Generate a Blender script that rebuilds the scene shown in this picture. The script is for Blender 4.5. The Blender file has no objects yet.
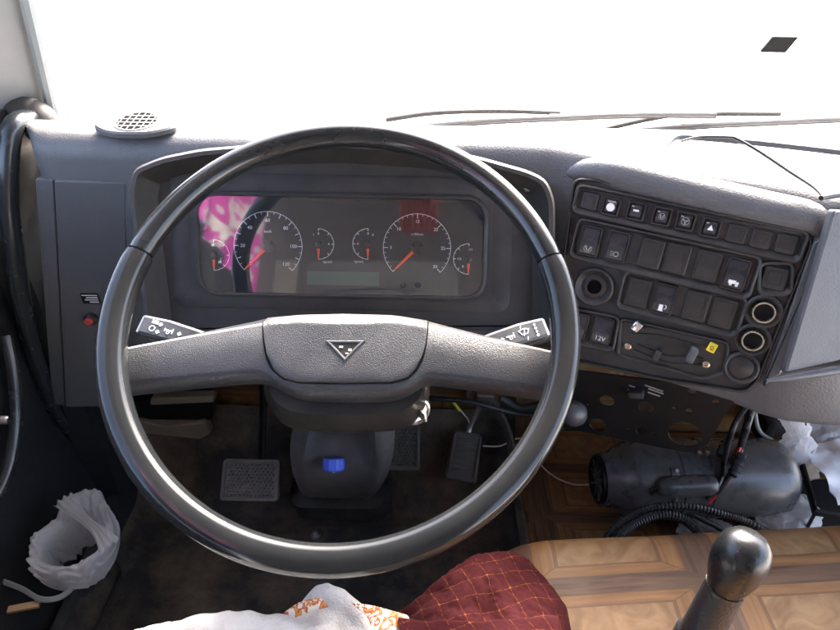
import bpy, bmesh, math, random
from mathutils import Vector as V, Matrix as M, noise
random.seed(7)
R = math.radians
S = bpy.context.scene
COL = S.collection

# ------------------------------------------------------------------ camera
F_PX, PITCH, ROLL = 600.0, R(35), R(1.0)
CAM = V((0, 0, 1.10))
FW = V((0, math.cos(PITCH), -math.sin(PITCH)))
U0 = V((0, math.sin(PITCH), math.cos(PITCH)))
RT = V((1, 0, 0)) * math.cos(ROLL) + U0 * math.sin(ROLL)
UP = U0 * math.cos(ROLL) - V((1, 0, 0)) * math.sin(ROLL)
cd = bpy.data.cameras.new('camera')
cam = bpy.data.objects.new('camera', cd)
COL.objects.link(cam)
cd.sensor_width = 36
cd.lens = 36 * F_PX / 840
cd.clip_start = 0.02
cd.clip_end = 2000
cam.matrix_world = M.Translation(CAM) @ M((
    (RT.x, UP.x, -FW.x, 0), (RT.y, UP.y, -FW.y, 0), (RT.z, UP.z, -FW.z, 0), (0, 0, 0, 1)))
S.camera = cam

# ------------------------------------------------------------------ light
SUN_EL, SUN_AZ = R(42), R(18)        # azimuth measured from +Y (ahead) towards +X
w = bpy.data.worlds.new('World')
S.world = w
w.use_nodes = True
nt = w.node_tree
bg = nt.nodes['Background']
sky = nt.nodes.new('ShaderNodeTexSky')
sky.sky_type = 'NISHITA'
sky.sun_disc = False
sky.sun_elevation = SUN_EL
sky.sun_rotation = SUN_AZ
sky.air_density = 0.7
sky.dust_density = 5.0
sky.ozone_density = 0.2
nt.links.new(sky.outputs[0], bg.inputs[0])
bg.inputs[1].default_value = 0.15
sl = bpy.data.lights.new('sun', 'SUN')
so = bpy.data.objects.new('sun', sl)
COL.objects.link(so)
sl.energy = 2.0
sl.angle = R(14)
sl.color = (1.0, 0.95, 0.88)
sd = V((math.sin(SUN_AZ) * math.cos(SUN_EL), math.cos(SUN_AZ) * math.cos(SUN_EL), math.sin(SUN_EL)))
so.rotation_euler = sd.to_track_quat('Z', 'Y').to_euler()
so.location = (0, 4, 6)
S.view_settings.view_transform = 'Standard'
S.view_settings.look = 'None'
S.view_settings.gamma = 1
S.view_settings.exposure = 3.8
S.render.engine = 'CYCLES'
S.cycles.use_denoising = True
S.cycles.max_bounces = 6
S.cycles.diffuse_bounces = 4
S.cycles.glossy_bounces = 3
S.cycles.adaptive_threshold = 0.02
S.cycles.transparent_max_bounces = 10
S.cycles.sample_clamp_indirect = 8


# ------------------------------------------------------------------ geometry of the view (pixels of the 840x630 photo -> points on real planes)
def ray(x, y):
    return FW + RT * ((x - 420) / F_PX) + UP * ((315 - y) / F_PX)


def onp(x, y, p, n):
    d = ray(x, y)
    return CAM + d * ((V(p) - CAM).dot(n) / d.dot(n))


def atX(x, y, X): return onp(x, y, (X, 0, 0), V((1, 0, 0)))
def atY(x, y, Y): return onp(x, y, (0, Y, 0), V((0, 1, 0)))
def atZ(x, y, Z): return onp(x, y, (0, 0, Z), V((0, 0, 1)))


class Frame:
    """a plane in the cab: origin o, axes x (right), y (up), z (out of the surface)"""
    def __init__(s, o, ex, ey):
        s.o = V(o); s.x = V(ex).normalized(); s.y = V(ey).normalized(); s.z = s.x.cross(s.y).normalized()
        s.y = s.z.cross(s.x)

    def __call__(s, u, v, w=0.0): return s.o + s.x * u + s.y * v + s.z * w

    def px(s, x, y, w=0.0):
        p = onp(x, y, s.o + s.z * w, s.z) - s.o
        return p.dot(s.x), p.dot(s.y)

    def mat(s, u=0, v=0, w=0, rot=0):
        p = s(u, v, w)
        m = M(((s.x.x, s.y.x, s.z.x, p.x), (s.x.y, s.y.y, s.z.y, p.y), (s.x.z, s.y.z, s.z.z, p.z), (0, 0, 0, 1)))
        return m @ M.Rotation(rot, 4, 'Z')


# ------------------------------------------------------------------ materials
MATS = {}


def nmat(name):
    m = bpy.data.materials.new(name)
    m.use_nodes = True
    MATS[name] = m
    t = m.node_tree
    return m, t, t.nodes['Principled BSDF']


def L(t, a, b): t.links.new(a, b)


def N(t, typ, **kw):
    n = t.nodes.new(typ)
    for k, v in kw.items():
        setattr(n, k, v)
    return n


def math_n(t, op, a, b=None, c=None):
    n = N(t, 'ShaderNodeMath', operation=op)
    for i, v in enumerate((a, b, c)):
        if v is None: continue
        if isinstance(v, (int, float)): n.inputs[i].default_value = v
        else: L(t, v, n.inputs[i])
    return n.outputs[0]


def mixc(t, fac, a, b):
    n = N(t, 'ShaderNodeMix', data_type='RGBA')
    if isinstance(fac, (int, float)): n.inputs[0].default_value = fac
    else: L(t, fac, n.inputs[0])
    for i, v in ((6, a), (7, b)):
        if isinstance(v, tuple): n.inputs[i].default_value = v if len(v) == 4 else (*v, 1)
        else: L(t, v, n.inputs[i])
    return n.outputs[2]


def ramp(t, v, lo, hi, a=0.0, b=1.0):
    n = N(t, 'ShaderNodeMapRange')
    L(t, v, n.inputs[0])
    for i, x in ((1, lo), (2, hi), (3, a), (4, b)): n.inputs[i].default_value = x
    return n.outputs[0]


def surf(name, col, rough=0.5, grain=0, gstr=0.3, gdist=0.0006, gtype='voronoi', dust=0.0, dustcol=(.16, .13, .10), dscale=14,
         metal=0.0, spec=0.5, toplight_dust=0.0, tlo=.75, rvar=0.08, var=0.15):
    """plain surface: base colour with slight tonal variation, dust patches, moulded grain"""
    m, t, b = nmat(name)
    tc = N(t, 'ShaderNodeTexCoord').outputs['Object']
    n1 = N(t, 'ShaderNodeTexNoise'); n1.inputs['Scale'].default_value = dscale; n1.inputs['Detail'].default_value = 6
    n1.inputs['Roughness'].default_value = .65
    L(t, tc, n1.inputs['Vector'])
    dk = tuple(c * (1 - var) for c in col); lt = tuple(min(1, c * (1 + var)) for c in col)
    c = mixc(t, n1.outputs[0], dk, lt)
    if dust > 0:
        n2 = N(t, 'ShaderNodeTexNoise'); n2.inputs['Scale'].default_value = dscale * .6; n2.inputs['Detail'].default_value = 8
        n2.inputs['Roughness'].default_value = .7
        L(t, tc, n2.inputs['Vector'])
        f = ramp(t, n2.outputs[0], .42, .75, 0, dust)
        c = mixc(t, f, c, dustcol)
    if toplight_dust > 0:      # pale level faces: settled dust on the dash, painted window light on the hub
        ge = N(t, 'ShaderNodeNewGeometry'); sx = N(t, 'ShaderNodeSeparateXYZ'); L(t, ge.outputs['True Normal'], sx.inputs[0])
        f = math_n(t, 'MULTIPLY', ramp(t, sx.outputs[2], tlo, .98, 0, toplight_dust), ramp(t, n1.outputs[0], .3, .6, .55, 1))
        c = mixc(t, f, c, (.34, .31, .28))
    L(t, c, b.inputs['Base Color'])
    n3 = N(t, 'ShaderNodeTexNoise'); n3.inputs['Scale'].default_value = 40; n3.inputs['Detail'].default_value = 5
    L(t, tc, n3.inputs['Vector'])
    L(t, ramp(t, n3.outputs[0], .3, .7, max(.03, rough - rvar), min(1, rough + rvar)), b.inputs['Roughness'])
    b.inputs['Metallic'].default_value = metal
    b.inputs['Specular IOR Level'].default_value = spec
    if grain:
        if gtype == 'voronoi':
            g = N(t, 'ShaderNodeTexVoronoi', feature='SMOOTH_F1'); g.inputs['Scale'].default_value = grain
            g.inputs['Smoothness'].default_value = .35
            L(t, tc, g.inputs['Vector'])
            h = g.outputs['Distance']
        else:
            g = N(t, 'ShaderNodeTexNoise'); g.inputs['Scale'].default_value = grain; g.inputs['Detail'].default_value = 4
            L(t, tc, g.inputs['Vector'])
            h = g.outputs[0]
        bp = N(t, 'ShaderNodeBump'); bp.inputs['Strength'].default_value = gstr; bp.inputs['Distance'].default_value = gdist
        L(t, h, bp.inputs['Height']); L(t, bp.outputs[0], b.inputs['Normal'])
    return m


surf('dash', (.084, .086, .091), .48, 420, .4, .0007, dust=.15, dustcol=(.12, .105, .09), toplight_dust=.30)
surf('dash_soft', (.070, .072, .077), .42, 520, .3, .0005, dust=.12, dustcol=(.14, .13, .12))
surf('dash_dark', (.018, .018, .020), .5, 420, .3, .0005, dust=.2)
surf('binnacle', (.0155, .0135, .0125), .60, 600, .3, .0004, dust=.15)
surf('console', (.017, .015, .0145), .55, 600, .3, .0004, dust=.4, dustcol=(.075, .062, .052), dscale=22)
surf('switch_cap', (.016, .014, .013), .45, 0, dust=.35, dustcol=(.07, .055, .045), dscale=40)
surf('switch_smooth', (.02, .021, .024), .3, 0, dust=.12)
surf('recess', (.012, .011, .010), .7, 0, dust=.5, dustcol=(.06, .05, .04))
surf('rim', (.011, .012, .013), .18, 900, .04, .0003, 'noise', dust=.08, rvar=.03)
surf('rim_low', (.010, .011, .012), .14, 900, .04, .0003, 'noise', dust=.05, rvar=.02, spec=.36)
surf('hub', (.021, .0225, .026), .42, 950, .6, .0006, dust=.06, toplight_dust=.8, tlo=.92)  # pale level faces paint the window highlight along the hub's top edge
surf('column', (.013, .0125, .0125), .40, 700, .3, .0004, dust=.2, dustcol=(.10, .085, .07), dscale=9, spec=.3)
surf('stalk', (.045, .047, .052), .38, 900, .2, .0003, 'noise', dust=.12)
surf('stalk_edge', (.20, .20, .215), .45)
surf('white_ink', (.75, .75, .74), .6)
surf('dial_ink', (.62, .63, .66), .6)
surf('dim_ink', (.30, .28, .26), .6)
surf('needle', (.85, .10, .02), .5)
surf('dial_face', (.012, .012, .013), .6)
surf('lcd', (.032, .07, .052), .4)
surf('chrome', (.75, .75, .75), .18, metal=1.0)
surf('steel', (.48, .47, .45), .38, metal=1.0, dust=.3)
surf('brass', (.42, .33, .24), .35, metal=1.0)
surf('socket_ring', (.62, .58, .48), .25, metal=1.0)
surf('red_plastic', (.42, .045, .04), .4)
surf('blue_plastic', (.06, .12, .62), .4)
surf('yellow_paint', (.72, .58, .02), .5)
surf('black_paint', (.009, .0085, .0085), .5, 0, dust=.08, dustcol=(.04, .032, .025), spec=.2)
surf('heater_paint', (.075, .075, .077), .30, 300, .15, .0004, 'noise', dust=.35, dustcol=(.16, .14, .125), dscale=9)
surf('rubber', (.022, .021, .020), .65, 500, .4, .0006, 'noise', dust=.6, dustcol=(.085, .07, .055), dscale=6)
surf('mat_rubber', (.018, .0165, .015), .7, 260, .7, .0014, 'noise', dust=1.0, dustcol=(.17, .12, .075), dscale=9, var=.35)
surf('pedal_rubber', (.085, .078, .066), .65, 0, dust=.8, dustcol=(.15, .125, .10), dscale=30)
surf('hose', (.020, .020, .021), .45, 0, dust=.35)
surf('wire_black', (.015, .015, .016), .45)
surf('wire_cream', (.62, .50, .40), .5)
surf('wire_red', (.60, .05, .04), .4)
surf('wire_yellow', (.55, .58, .05), .5)
surf('beige', (.24, .19, .125), .6, 60, .4, .002, 'noise', dust=.5, dustcol=(.12, .09, .06))
surf('grey_trim', (.22, .225, .225), .42, 700, .2, .0003, 'noise', dust=.2)
surf('seal', (.20, .22, .22), .5)
surf('door_black', (.018, .020, .023), .4, 400, .3, .0005, dust=.3, dustcol=(.07, .055, .045))
surf('handle_black', (.022, .025, .028), .22)
surf('knob_black', (.008, .0085, .009), .30, 600, .2, .0003, spec=.4)
surf('sleeve', (.016, .016, .017), .4, 380, .6, .0007)
surf('cab_metal', (.07, .07, .075), .5, dust=.4)
surf('lining', (.09, .085, .08), .85)
surf('rust_cloth', (.26, .06, .04), .9, spec=.1)
surf('lining_dark', (.07, .065, .06), .85)
surf('gap_black', (.003, .003, .003), .9, spec=.05)  # near-black for the pad joint and for painted shade in openings
surf('pedestal', (.095, .090, .086), .38, 700, .3, .0004, dust=.4, dustcol=(.16, .13, .105), dscale=9)
surf('paper', (.72, .73, .74), .7, 25, .5, .006, 'noise')
surf('foam', (.05, .05, .05), .9)
surf('concrete', (.55, .54, .52), .9, 3, .4, .02, 'noise', dust=.35, dustcol=(.36, .34, .31), dscale=.35)
surf('magenta_cloth', (.48, .10, .34), .9)
surf('white_cloth', (.50, .485, .455), .95, 420, .9, .002, 'noise', var=.10, dust=.25, dustcol=(.34, .30, .24), dscale=20)
surf('cardboard', (.30, .19, .09), .8)
surf('wood_strip', (.34, .22, .12), .6)


def film():
    """thin crumpled polythene"""
    m, t, b = nmat('film')
    out = t.nodes['Material Output']
    b.inputs['Base Color'].default_value = (.80, .79, .80, 1)
    b.inputs['Roughness'].default_value = .35
    tl = N(t, 'ShaderNodeBsdfTranslucent'); tl.inputs[0].default_value = (.78, .77, .79, 1)
    tr = N(t, 'ShaderNodeBsdfTransparent')
    m1 = N(t, 'ShaderNodeMixShader'); m1.inputs[0].default_value = .4
    m2 = N(t, 'ShaderNodeMixShader'); m2.inputs[0].default_value = .38
    L(t, b.outputs[0], m1.inputs[1]); L(t, tl.outputs[0], m1.inputs[2])
    L(t, m1.outputs[0], m2.inputs[1]); L(t, tr.outputs[0], m2.inputs[2]); L(t, m2.outputs[0], out.inputs[0])
    tc = N(t, 'ShaderNodeTexCoord').outputs['Object']
    n = N(t, 'ShaderNodeTexNoise'); n.inputs['Scale'].default_value = 45; n.inputs['Detail'].default_value = 5
    n.inputs['Distortion'].default_value = 1.5
    L(t, tc, n.inputs[0])
    bp = N(t, 'ShaderNodeBump'); bp.inputs['Strength'].default_value = .9; bp.inputs['Distance'].default_value = .006
    L(t, n.outputs[0], bp.inputs['Height']); L(t, bp.outputs[0], b.inputs['Normal']); L(t, bp.outputs[0], tl.inputs['Normal'])


film()


def glass(name, ior=1.5, tint=(1, 1, 1), rough=0.0):
    m, t, b = nmat(name)
    out = t.nodes['Material Output']
    t.nodes.remove(b)
    tr = N(t, 'ShaderNodeBsdfTransparent'); tr.inputs[0].default_value = (*tint, 1)
    gl = N(t, 'ShaderNodeBsdfGlossy'); gl.inputs['Roughness'].default_value = rough
    fr = N(t, 'ShaderNodeFresnel')
    ge = N(t, 'ShaderNodeNewGeometry')            # the far face of a thin pane reflects like the near one
    L(t, ramp(t, ge.outputs['Backfacing'], 0, 1, ior, 1 / ior), fr.inputs[0])
    mx = N(t, 'ShaderNodeMixShader')
    L(t, fr.outputs[0], mx.inputs[0]); L(t, tr.outputs[0], mx.inputs[1]); L(t, gl.outputs[0], mx.inputs[2])
    L(t, mx.outputs[0], out.inputs[0])


glass('pane', 1.45)
glass('cluster_glass', 1.95, (.94, .94, .95), .04)


def parquet():
    """printed linoleum: square parquet blocks with mitred plank frames (flat print)"""
    m, t, b = nmat('parquet')
    uv = N(t, 'ShaderNodeUVMap').outputs[0]
    sp = N(t, 'ShaderNodeSeparateXYZ'); L(t, uv, sp.inputs[0])
    pu, pv = math_n(t, 'DIVIDE', sp.outputs[0], .24), math_n(t, 'DIVIDE', sp.outputs[1], .12)
    fu, fv = math_n(t, 'FRACT', pu), math_n(t, 'FRACT', pv)
    p = math_n(t, 'MULTIPLY', math_n(t, 'ABSOLUTE', math_n(t, 'SUBTRACT', fu, .5)), 2)
    q = math_n(t, 'MULTIPLY', math_n(t, 'ABSOLUTE', math_n(t, 'SUBTRACT', fv, .5)), 2)
    d = math_n(t, 'MAXIMUM', p, q)
    horiz = math_n(t, 'GREATER_THAN', q, p)                       # plank runs along u
    # grain coordinates follow the plank
    cb1 = N(t, 'ShaderNodeCombineXYZ'); L(t, math_n(t, 'MULTIPLY', sp.outputs[0], 9), cb1.inputs[0]); L(t, math_n(t, 'MULTIPLY', sp.outputs[1], 120), cb1.inputs[1])
    cb2 = N(t, 'ShaderNodeCombineXYZ'); L(t, math_n(t, 'MULTIPLY', sp.outputs[1], 9), cb2.inputs[0]); L(t, math_n(t, 'MULTIPLY', sp.outputs[0], 120), cb2.inputs[1])
    mv = N(t, 'ShaderNodeMix', data_type='VECTOR')
    L(t, horiz, mv.inputs[0]); L(t, cb2.outputs[0], mv.inputs[4]); L(t, cb1.outputs[0], mv.inputs[5])
    ng = N(t, 'ShaderNodeTexNoise'); ng.inputs['Scale'].default_value = 1; ng.inputs['Detail'].default_value = 6; ng.inputs['Distortion'].default_value = .8
    L(t, mv.outputs[1], ng.inputs[0])
    g = ng.outputs[0]
    nw = N(t, 'ShaderNodeTexNoise'); nw.inputs['Scale'].default_value = 22; nw.inputs['Detail'].default_value = 4; nw.inputs['Distortion'].default_value = 2.2
    L(t, uv, nw.inputs[0])
    ctr = mixc(t, ramp(t, nw.outputs[0], .3, .7), (.160, .085, .034), (.260, .155, .072))
    fr1 = mixc(t, ramp(t, g, .3, .7), (.155, .070, .025), (.245, .128, .050))
    fr2 = mixc(t, ramp(t, g, .3, .7), (.062, .033, .019), (.140, .082, .048))
    c = mixc(t, math_n(t, 'GREATER_THAN', d, .56), ctr, fr1)
    c = mixc(t, math_n(t, 'GREATER_THAN', d, .80), c, fr2)
    # joints
    def line(e, wd): return math_n(t, 'LESS_THAN', math_n(t, 'ABSOLUTE', math_n(t, 'SUBTRACT', d, e)), wd)
    j = math_n(t, 'MAXIMUM', line(.56, .022), math_n(t, 'MAXIMUM', line(.80, .010), line(1.0, .010)))
    mit = math_n(t, 'MULTIPLY', math_n(t, 'LESS_THAN', math_n(t, 'ABSOLUTE', math_n(t, 'SUBTRACT', p, q)), .012), math_n(t, 'GREATER_THAN', d, .56))
    j = math_n(t, 'MAXIMUM', j, mit)
    c = mixc(t, math_n(t, 'MULTIPLY', j, .75), c, (.11, .055, .025))
    nd = N(t, 'ShaderNodeTexNoise'); nd.inputs['Scale'].default_value = 7; nd.inputs['Detail'].default_value = 8; nd.inputs['Roughness'].default_value = .7
    L(t, uv, nd.inputs[0])
    c = mixc(t, ramp(t, nd.outputs[0], .5, .8, 0, .4), c, (.10, .065, .04))
    L(t, c, b.inputs['Base Color'])
    L(t, ramp(t, nd.outputs[0], .3, .7, .38, .6), b.inputs['Roughness'])
    b.inputs['Specular IOR Level'].default_value = .25
    bp = N(t, 'ShaderNodeBump'); bp.inputs['Strength'].default_value = .25; bp.inputs['Distance'].default_value = .002
    L(t, nd.outputs[0], bp.inputs['Height']); L(t, bp.outputs[0], b.inputs['Normal'])


parquet()


def burgundy():
    """burgundy woven cloth with a thin orange lattice and knots"""
    m, t, b = nmat('burgundy_cloth')
    uv = N(t, 'ShaderNodeUVMap').outputs[0]
    ns = N(t, 'ShaderNodeTexNoise'); ns.inputs['Scale'].default_value = 13; ns.inputs['Detail'].default_value = 3; L(t, uv, ns.inputs[0])
    sp = N(t, 'ShaderNodeSeparateXYZ'); L(t, uv, sp.inputs[0])
    wob = math_n(t, 'MULTIPLY', math_n(t, 'SUBTRACT', ns.outputs[0], .5), .028)
    a = math_n(t, 'ADD', math_n(t, 'ADD', math_n(t, 'MULTIPLY', sp.outputs[0], 1.0), math_n(t, 'MULTIPLY', sp.outputs[1], .35)), wob)
    bb = math_n(t, 'ADD', math_n(t, 'SUBTRACT', sp.outputs[1], math_n(t, 'MULTIPLY', sp.outputs[0], .25)), wob)
    def dist(x, per): return math_n(t, 'ABSOLUTE', math_n(t, 'SUBTRACT', math_n(t, 'FRACT', math_n(t, 'DIVIDE', x, per)), .5))
    d1, d2 = dist(a, .021), dist(bb, .020)
    l1, l2 = math_n(t, 'LESS_THAN', d1, .018), math_n(t, 'LESS_THAN', d2, .018)
    hyp = math_n(t, 'SQRT', math_n(t, 'ADD', math_n(t, 'MULTIPLY', d1, d1), math_n(t, 'MULTIPLY', d2, d2)))
    knot = math_n(t, 'LESS_THAN', hyp, .055)
    f = math_n(t, 'MAXIMUM', math_n(t, 'MULTIPLY', math_n(t, 'MAXIMUM', l1, l2), .6), knot)
    n2 = N(t, 'ShaderNodeTexNoise'); n2.inputs['Scale'].default_value = 260; L(t, uv, n2.inputs[0])
    f = math_n(t, 'MULTIPLY', f, ramp(t, n2.outputs[0], .35, .55))
    basec = mixc(t, n2.outputs[0], (.019, .0018, .0026), (.034, .0032, .0044))
    L(t, mixc(t, f, basec, (.14, .040, .010)), b.inputs['Base Color'])
    b.inputs['Roughness'].default_value = .9
    b.inputs['Specular IOR Level'].default_value = .12
    bp = N(t, 'ShaderNodeBump'); bp.inputs['Strength'].default_value = .5; bp.inputs['Distance'].default_value = .001
    L(t, n2.outputs[0], bp.inputs['Height']); L(t, bp.outputs[0], b.inputs['Normal'])


burgundy()


def band_cloth():
    m, t, b = nmat('band_cloth')
    uv = N(t, 'ShaderNodeUVMap').outputs[0]
    n = N(t, 'ShaderNodeTexNoise'); n.inputs['Scale'].default_value = 75; n.inputs['Detail'].default_value = 2; n.inputs['Distortion'].default_value = 3.0
    L(t, uv, n.inputs[0])
    f = math_n(t, 'GREATER_THAN', n.outputs[0], .50)
    c = mixc(t, f, (.50, .45, .37), (.30, .07, .02))
    f2 = math_n(t, 'GREATER_THAN', n.outputs[0], .60)
    L(t, mixc(t, f2, c, (.42, .18, .045)), b.inputs['Base Color'])
    b.inputs['Roughness'].default_value = .9


band_cloth()


def flower_cloth():
    m, t, b = nmat('flower_cloth')
    tc = N(t, 'ShaderNodeTexCoord').outputs['Object']
    n = N(t, 'ShaderNodeTexNoise'); n.inputs['Scale'].default_value = 11; n.inputs['Detail'].default_value = 3; n.inputs['Distortion'].default_value = 1.2
    L(t, tc, n.inputs[0])
    L(t, mixc(t, ramp(t, n.outputs[0], .50, .54), (.75, .09, .50), (.92, .86, .82)), b.inputs['Base Color'])
    b.inputs['Roughness'].default_value = .9


flower_cloth()


# ------------------------------------------------------------------ mesh building
class MB:
    def __init__(s): s.v = []; s.f = []; s.uv = {}; s.sm = True

    def add(s, verts, faces):
        o = len(s.v)
        s.v += [V(p) for p in verts]
        s.f += [tuple(i + o for i in f) for f in faces]
        return o

    def grid(s, rows, closed_u=False, closed_v=False, cap=False, flip=False):
        """rows: list of equal-length point lists"""
        n, m = len(rows), len(rows[0])
        fs = []
        for i in range(n if closed_v else n - 1):
            for j in range(m if closed_u else m - 1):
                a, b = i * m + j, i * m + (j + 1) % m
                c, d = ((i + 1) % n) * m + (j + 1) % m, ((i + 1) % n) * m + j
                fs.append((a, d, c, b) if flip else (a, b, c, d))
        if cap:
            fs.append(tuple(range(m))[::-1] if not flip else tuple(range(m)))
            k = (n - 1) * m
            fs.append(tuple(k + j for j in range(m)) if not flip else tuple(k + j for j in range(m))[::-1])
        return s.add([p for r in rows for p in r], fs)

    def box(s, m, sx, sy, sz, bev=0.0):
        """box centred on matrix m"""
        if bev <= 0:
            vs = [m @ V((x * sx / 2, y * sy / 2, z * sz / 2)) for z in (-1, 1) for y in (-1, 1) for x in (-1, 1)]
            s.add(vs, [(0, 2, 3, 1), (4, 5, 7, 6), (0, 1, 5, 4), (2, 6, 7, 3), (0, 4, 6, 2), (1, 3, 7, 5)])
            return
        bm = bmesh.new()
        bmesh.ops.create_cube(bm, size=1)
        bmesh.ops.scale(bm, vec=(sx, sy, sz), verts=bm.verts)
        bmesh.ops.bevel(bm, geom=list(bm.edges), offset=min(bev, .49 * min(sx, sy, sz)), segments=2, profile=.5, affect='EDGES')
        s.from_bm(bm, m)

    def from_bm(s, bm, m=M.Identity(4)):
        bm.verts.index_update()
        s.add([m @ v.co for v in bm.verts], [tuple(v.index for v in f.verts) for f in bm.faces])
        bm.free()

    def tube(s, pts, r, seg=12, closed=False, cap=True, flat=1.0):
        pts = [V(p) for p in pts]
        n = len(pts)
        rr = r if isinstance(r, (list, tuple)) else [r] * n
        T = []
        for i in range(n):
            a = pts[(i - 1) % n] if (closed or i > 0) else pts[i]
            b = pts[(i + 1) % n] if (closed or i < n - 1) else pts[i]
            T.append((b - a).normalized())
        nrm = T[0].orthogonal().normalized()
        rows = []
        for i in range(n):
            nrm = (nrm - T[i] * nrm.dot(T[i]))
            nrm = nrm.normalized() if nrm.length > 1e-8 else T[i].orthogonal().normalized()
            bi = T[i].cross(nrm)
            rows.append([pts[i] + (nrm * math.cos(a) + bi * math.sin(a) * flat) * rr[i] for a in (2 * math.pi * k / seg for k in range(seg))])
        s.grid(rows, closed_u=True, closed_v=closed, cap=cap and not closed)

    def lathe(s, m, prof, seg=24, cap=True):
        """prof: (radius, z) along local z"""
        rows = [[m @ V((r * math.cos(2 * math.pi * k / seg), r * math.sin(2 * math.pi * k / seg), z)) for k in range(seg)] for r, z in prof]
        s.grid(rows, closed_u=True, cap=cap)

    def plate(s, outline, th, m=M.Identity(4), bev=0.0):
        """outline: list of (x,y) ccw in the local plane; front at z=0, back at z=-th, optional chamfer"""
        n = len(outline)
        if bev > 0:
            ins = inset(outline, bev)
            rows = [[V((x, y, -th)) for x, y in outline], [V((x, y, -bev)) for x, y in outline], [V((x, y, 0)) for x, y in ins]]
        else:
            rows = [[V((x, y, -th)) for x, y in outline], [V((x, y, 0)) for x, y in outline]]
        s.grid([[m @ p for p in r] for r in rows], closed_u=True, cap=True)

    def ring(s, m, r0, r1, a0=0, a1=360, th=.0004, seg=None):
        """flat annular arc lying on plane m, a in degrees"""
        full = abs(a1 - a0) >= 360
        k = seg or max(8, int(abs(a1 - a0) / 5))
        o, i = [], []
        for q in range(k + (0 if full else 1)):
            a = R(a0 + (a1 - a0) * q / k)
            o.append((r1 * math.cos(a), r1 * math.sin(a))); i.append((r0 * math.cos(a), r0 * math.sin(a)))
        rows = [[m @ V((*p, 0)) for p in i], [m @ V((*p, th)) for p in i], [m @ V((*p, th)) for p in o], [m @ V((*p, 0)) for p in o]]
        s.grid(rows, closed_u=full, closed_v=True)


def inset(o, d):
    n = len(o); res = []
    for i in range(n):
        a, b, c = V(o[i - 1]), V(o[i]), V(o[(i + 1) % n])
        e1, e2 = (b - a), (c - b)
        if e1.length < 1e-9 or e2.length < 1e-9: res.append(tuple(b)); continue
        e1.normalize(); e2.normalize()
        n1, n2 = V((-e1.y, e1.x)), V((-e2.y, e2.x))
        k = n1 + n2
        k = n1 if k.length < 1e-6 else k / max(.3, (1 + n1.dot(n2)))
        res.append((b.x + k.x * d, b.y + k.y * d))
    return res


def rrect(w_, h_, r, k=4, cx=0, cy=0):
    o = []
    for sx, sy, a0 in ((1, 1, 0), (-1, 1, 90), (-1, -1, 180), (1, -1, 270)):
        for q in range(k + 1):
            a = R(a0 + 90 * q / k)
            o.append((cx + sx * (w_ / 2 - r) + r * math.cos(a), cy + sy * (h_ / 2 - r) + r * math.sin(a)))
    return o


def rpoly(pts, r, k=4):
    """round the corners of a ccw polygon"""
    n = len(pts); o = []
    for i in range(n):
        a, b, c = V(pts[i - 1]), V(pts[i]), V(pts[(i + 1) % n])
        rr = r[i] if isinstance(r, (list, tuple)) else r
        d1, d2 = (a - b), (c - b)
        t_ = min(rr, d1.length * .45, d2.length * .45)
        p1, p2 = b + d1.normalized() * t_, b + d2.normalized() * t_
        for q in range(k + 1):
            s_ = q / k
            p = p1.lerp(b, s_).lerp(b.lerp(p2, s_), s_)
            o.append((p.x, p.y))
    return o


def circ(r, k=24, cx=0, cy=0): return [(cx + r * math.cos(2 * math.pi * i / k), cy + r * math.sin(2 * math.pi * i / k)) for i in range(k)]


def spline(pts, n=8, closed=False):
    pts = [V(p) for p in pts]; m = len(pts); o = []
    for i in range(m if closed else m - 1):
        g = lambda k: pts[k % m] if closed else pts[max(0, min(m - 1, k))]
        a, b, c, d = g(i - 1), g(i), g(i + 1), g(i + 2)
        for q in range(n):
            t_ = q / n
            o.append(.5 * ((2 * b) + (c - a) * t_ + (2 * a - 5 * b + 4 * c - d) * t_ ** 2 + (3 * b - a - 3 * c + d) * t_ ** 3))
    if not closed: o.append(pts[-1])
    return o


def interp(x, xs, ys):
    if x <= xs[0]: return ys[0]
    for i in range(len(xs) - 1):
        if x <= xs[i + 1]:
            t_ = (x - xs[i]) / (xs[i + 1] - xs[i])
            return ys[i] + (ys[i + 1] - ys[i]) * t_
    return ys[-1]


def mesh_of(mb, name, mat, smooth=True, angle=40):
    me = bpy.data.meshes.new(name)
    me.from_pydata([tuple(p) for p in mb.v], [], mb.f)
    me.validate()
    bm = bmesh.new(); bm.from_mesh(me)
    bmesh.ops.recalc_face_normals(bm, faces=bm.faces)
    bm.to_mesh(me); bm.free()
    me.materials.append(MATS[mat])
    if smooth:
        me.shade_smooth()
        me.set_sharp_from_angle(angle=R(angle))
    return me


def obj(name, mb, mat, parent=None, smooth=True, angle=40, uv=None, centre=True):
    """one mesh object from world-space vertices; origin at its middle; uv: function(world point) -> (u, v)"""
    c = V((0, 0, 0))
    if centre and mb.v:
        lo = V([min(p[i] for p in mb.v) for i in range(3)]); hi = V([max(p[i] for p in mb.v) for i in range(3)])
        c = (lo + hi) / 2
    pts = mb.v
    mb.v = [p - c for p in pts]
    me = mesh_of(mb, name, mat, smooth, angle)
    if uv:
        l = me.uv_layers.new(name='UVMap')
        for lp in me.loops:
            l.data[lp.index].uv = uv(lp.vertex_index, me.vertices[lp.vertex_index].co + c)
    o = bpy.data.objects.new(name, me)
    COL.objects.link(o)
    o.location = c
    if parent: adopt(o, parent)
    return o


def adopt(o, p):
    o.parent = p
    o.matrix_parent_inverse = wm(p).inverted()


def wm(o):
    m = o.matrix_basis.copy()
    if o.parent: m = wm(o.parent) @ o.matrix_parent_inverse @ m
    return m


def place(name, me, mat4, parent):
    o = bpy.data.objects.new(name, me)
    COL.objects.link(o)
    o.matrix_basis = mat4
    if parent: adopt(o, parent)
    return o


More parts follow.
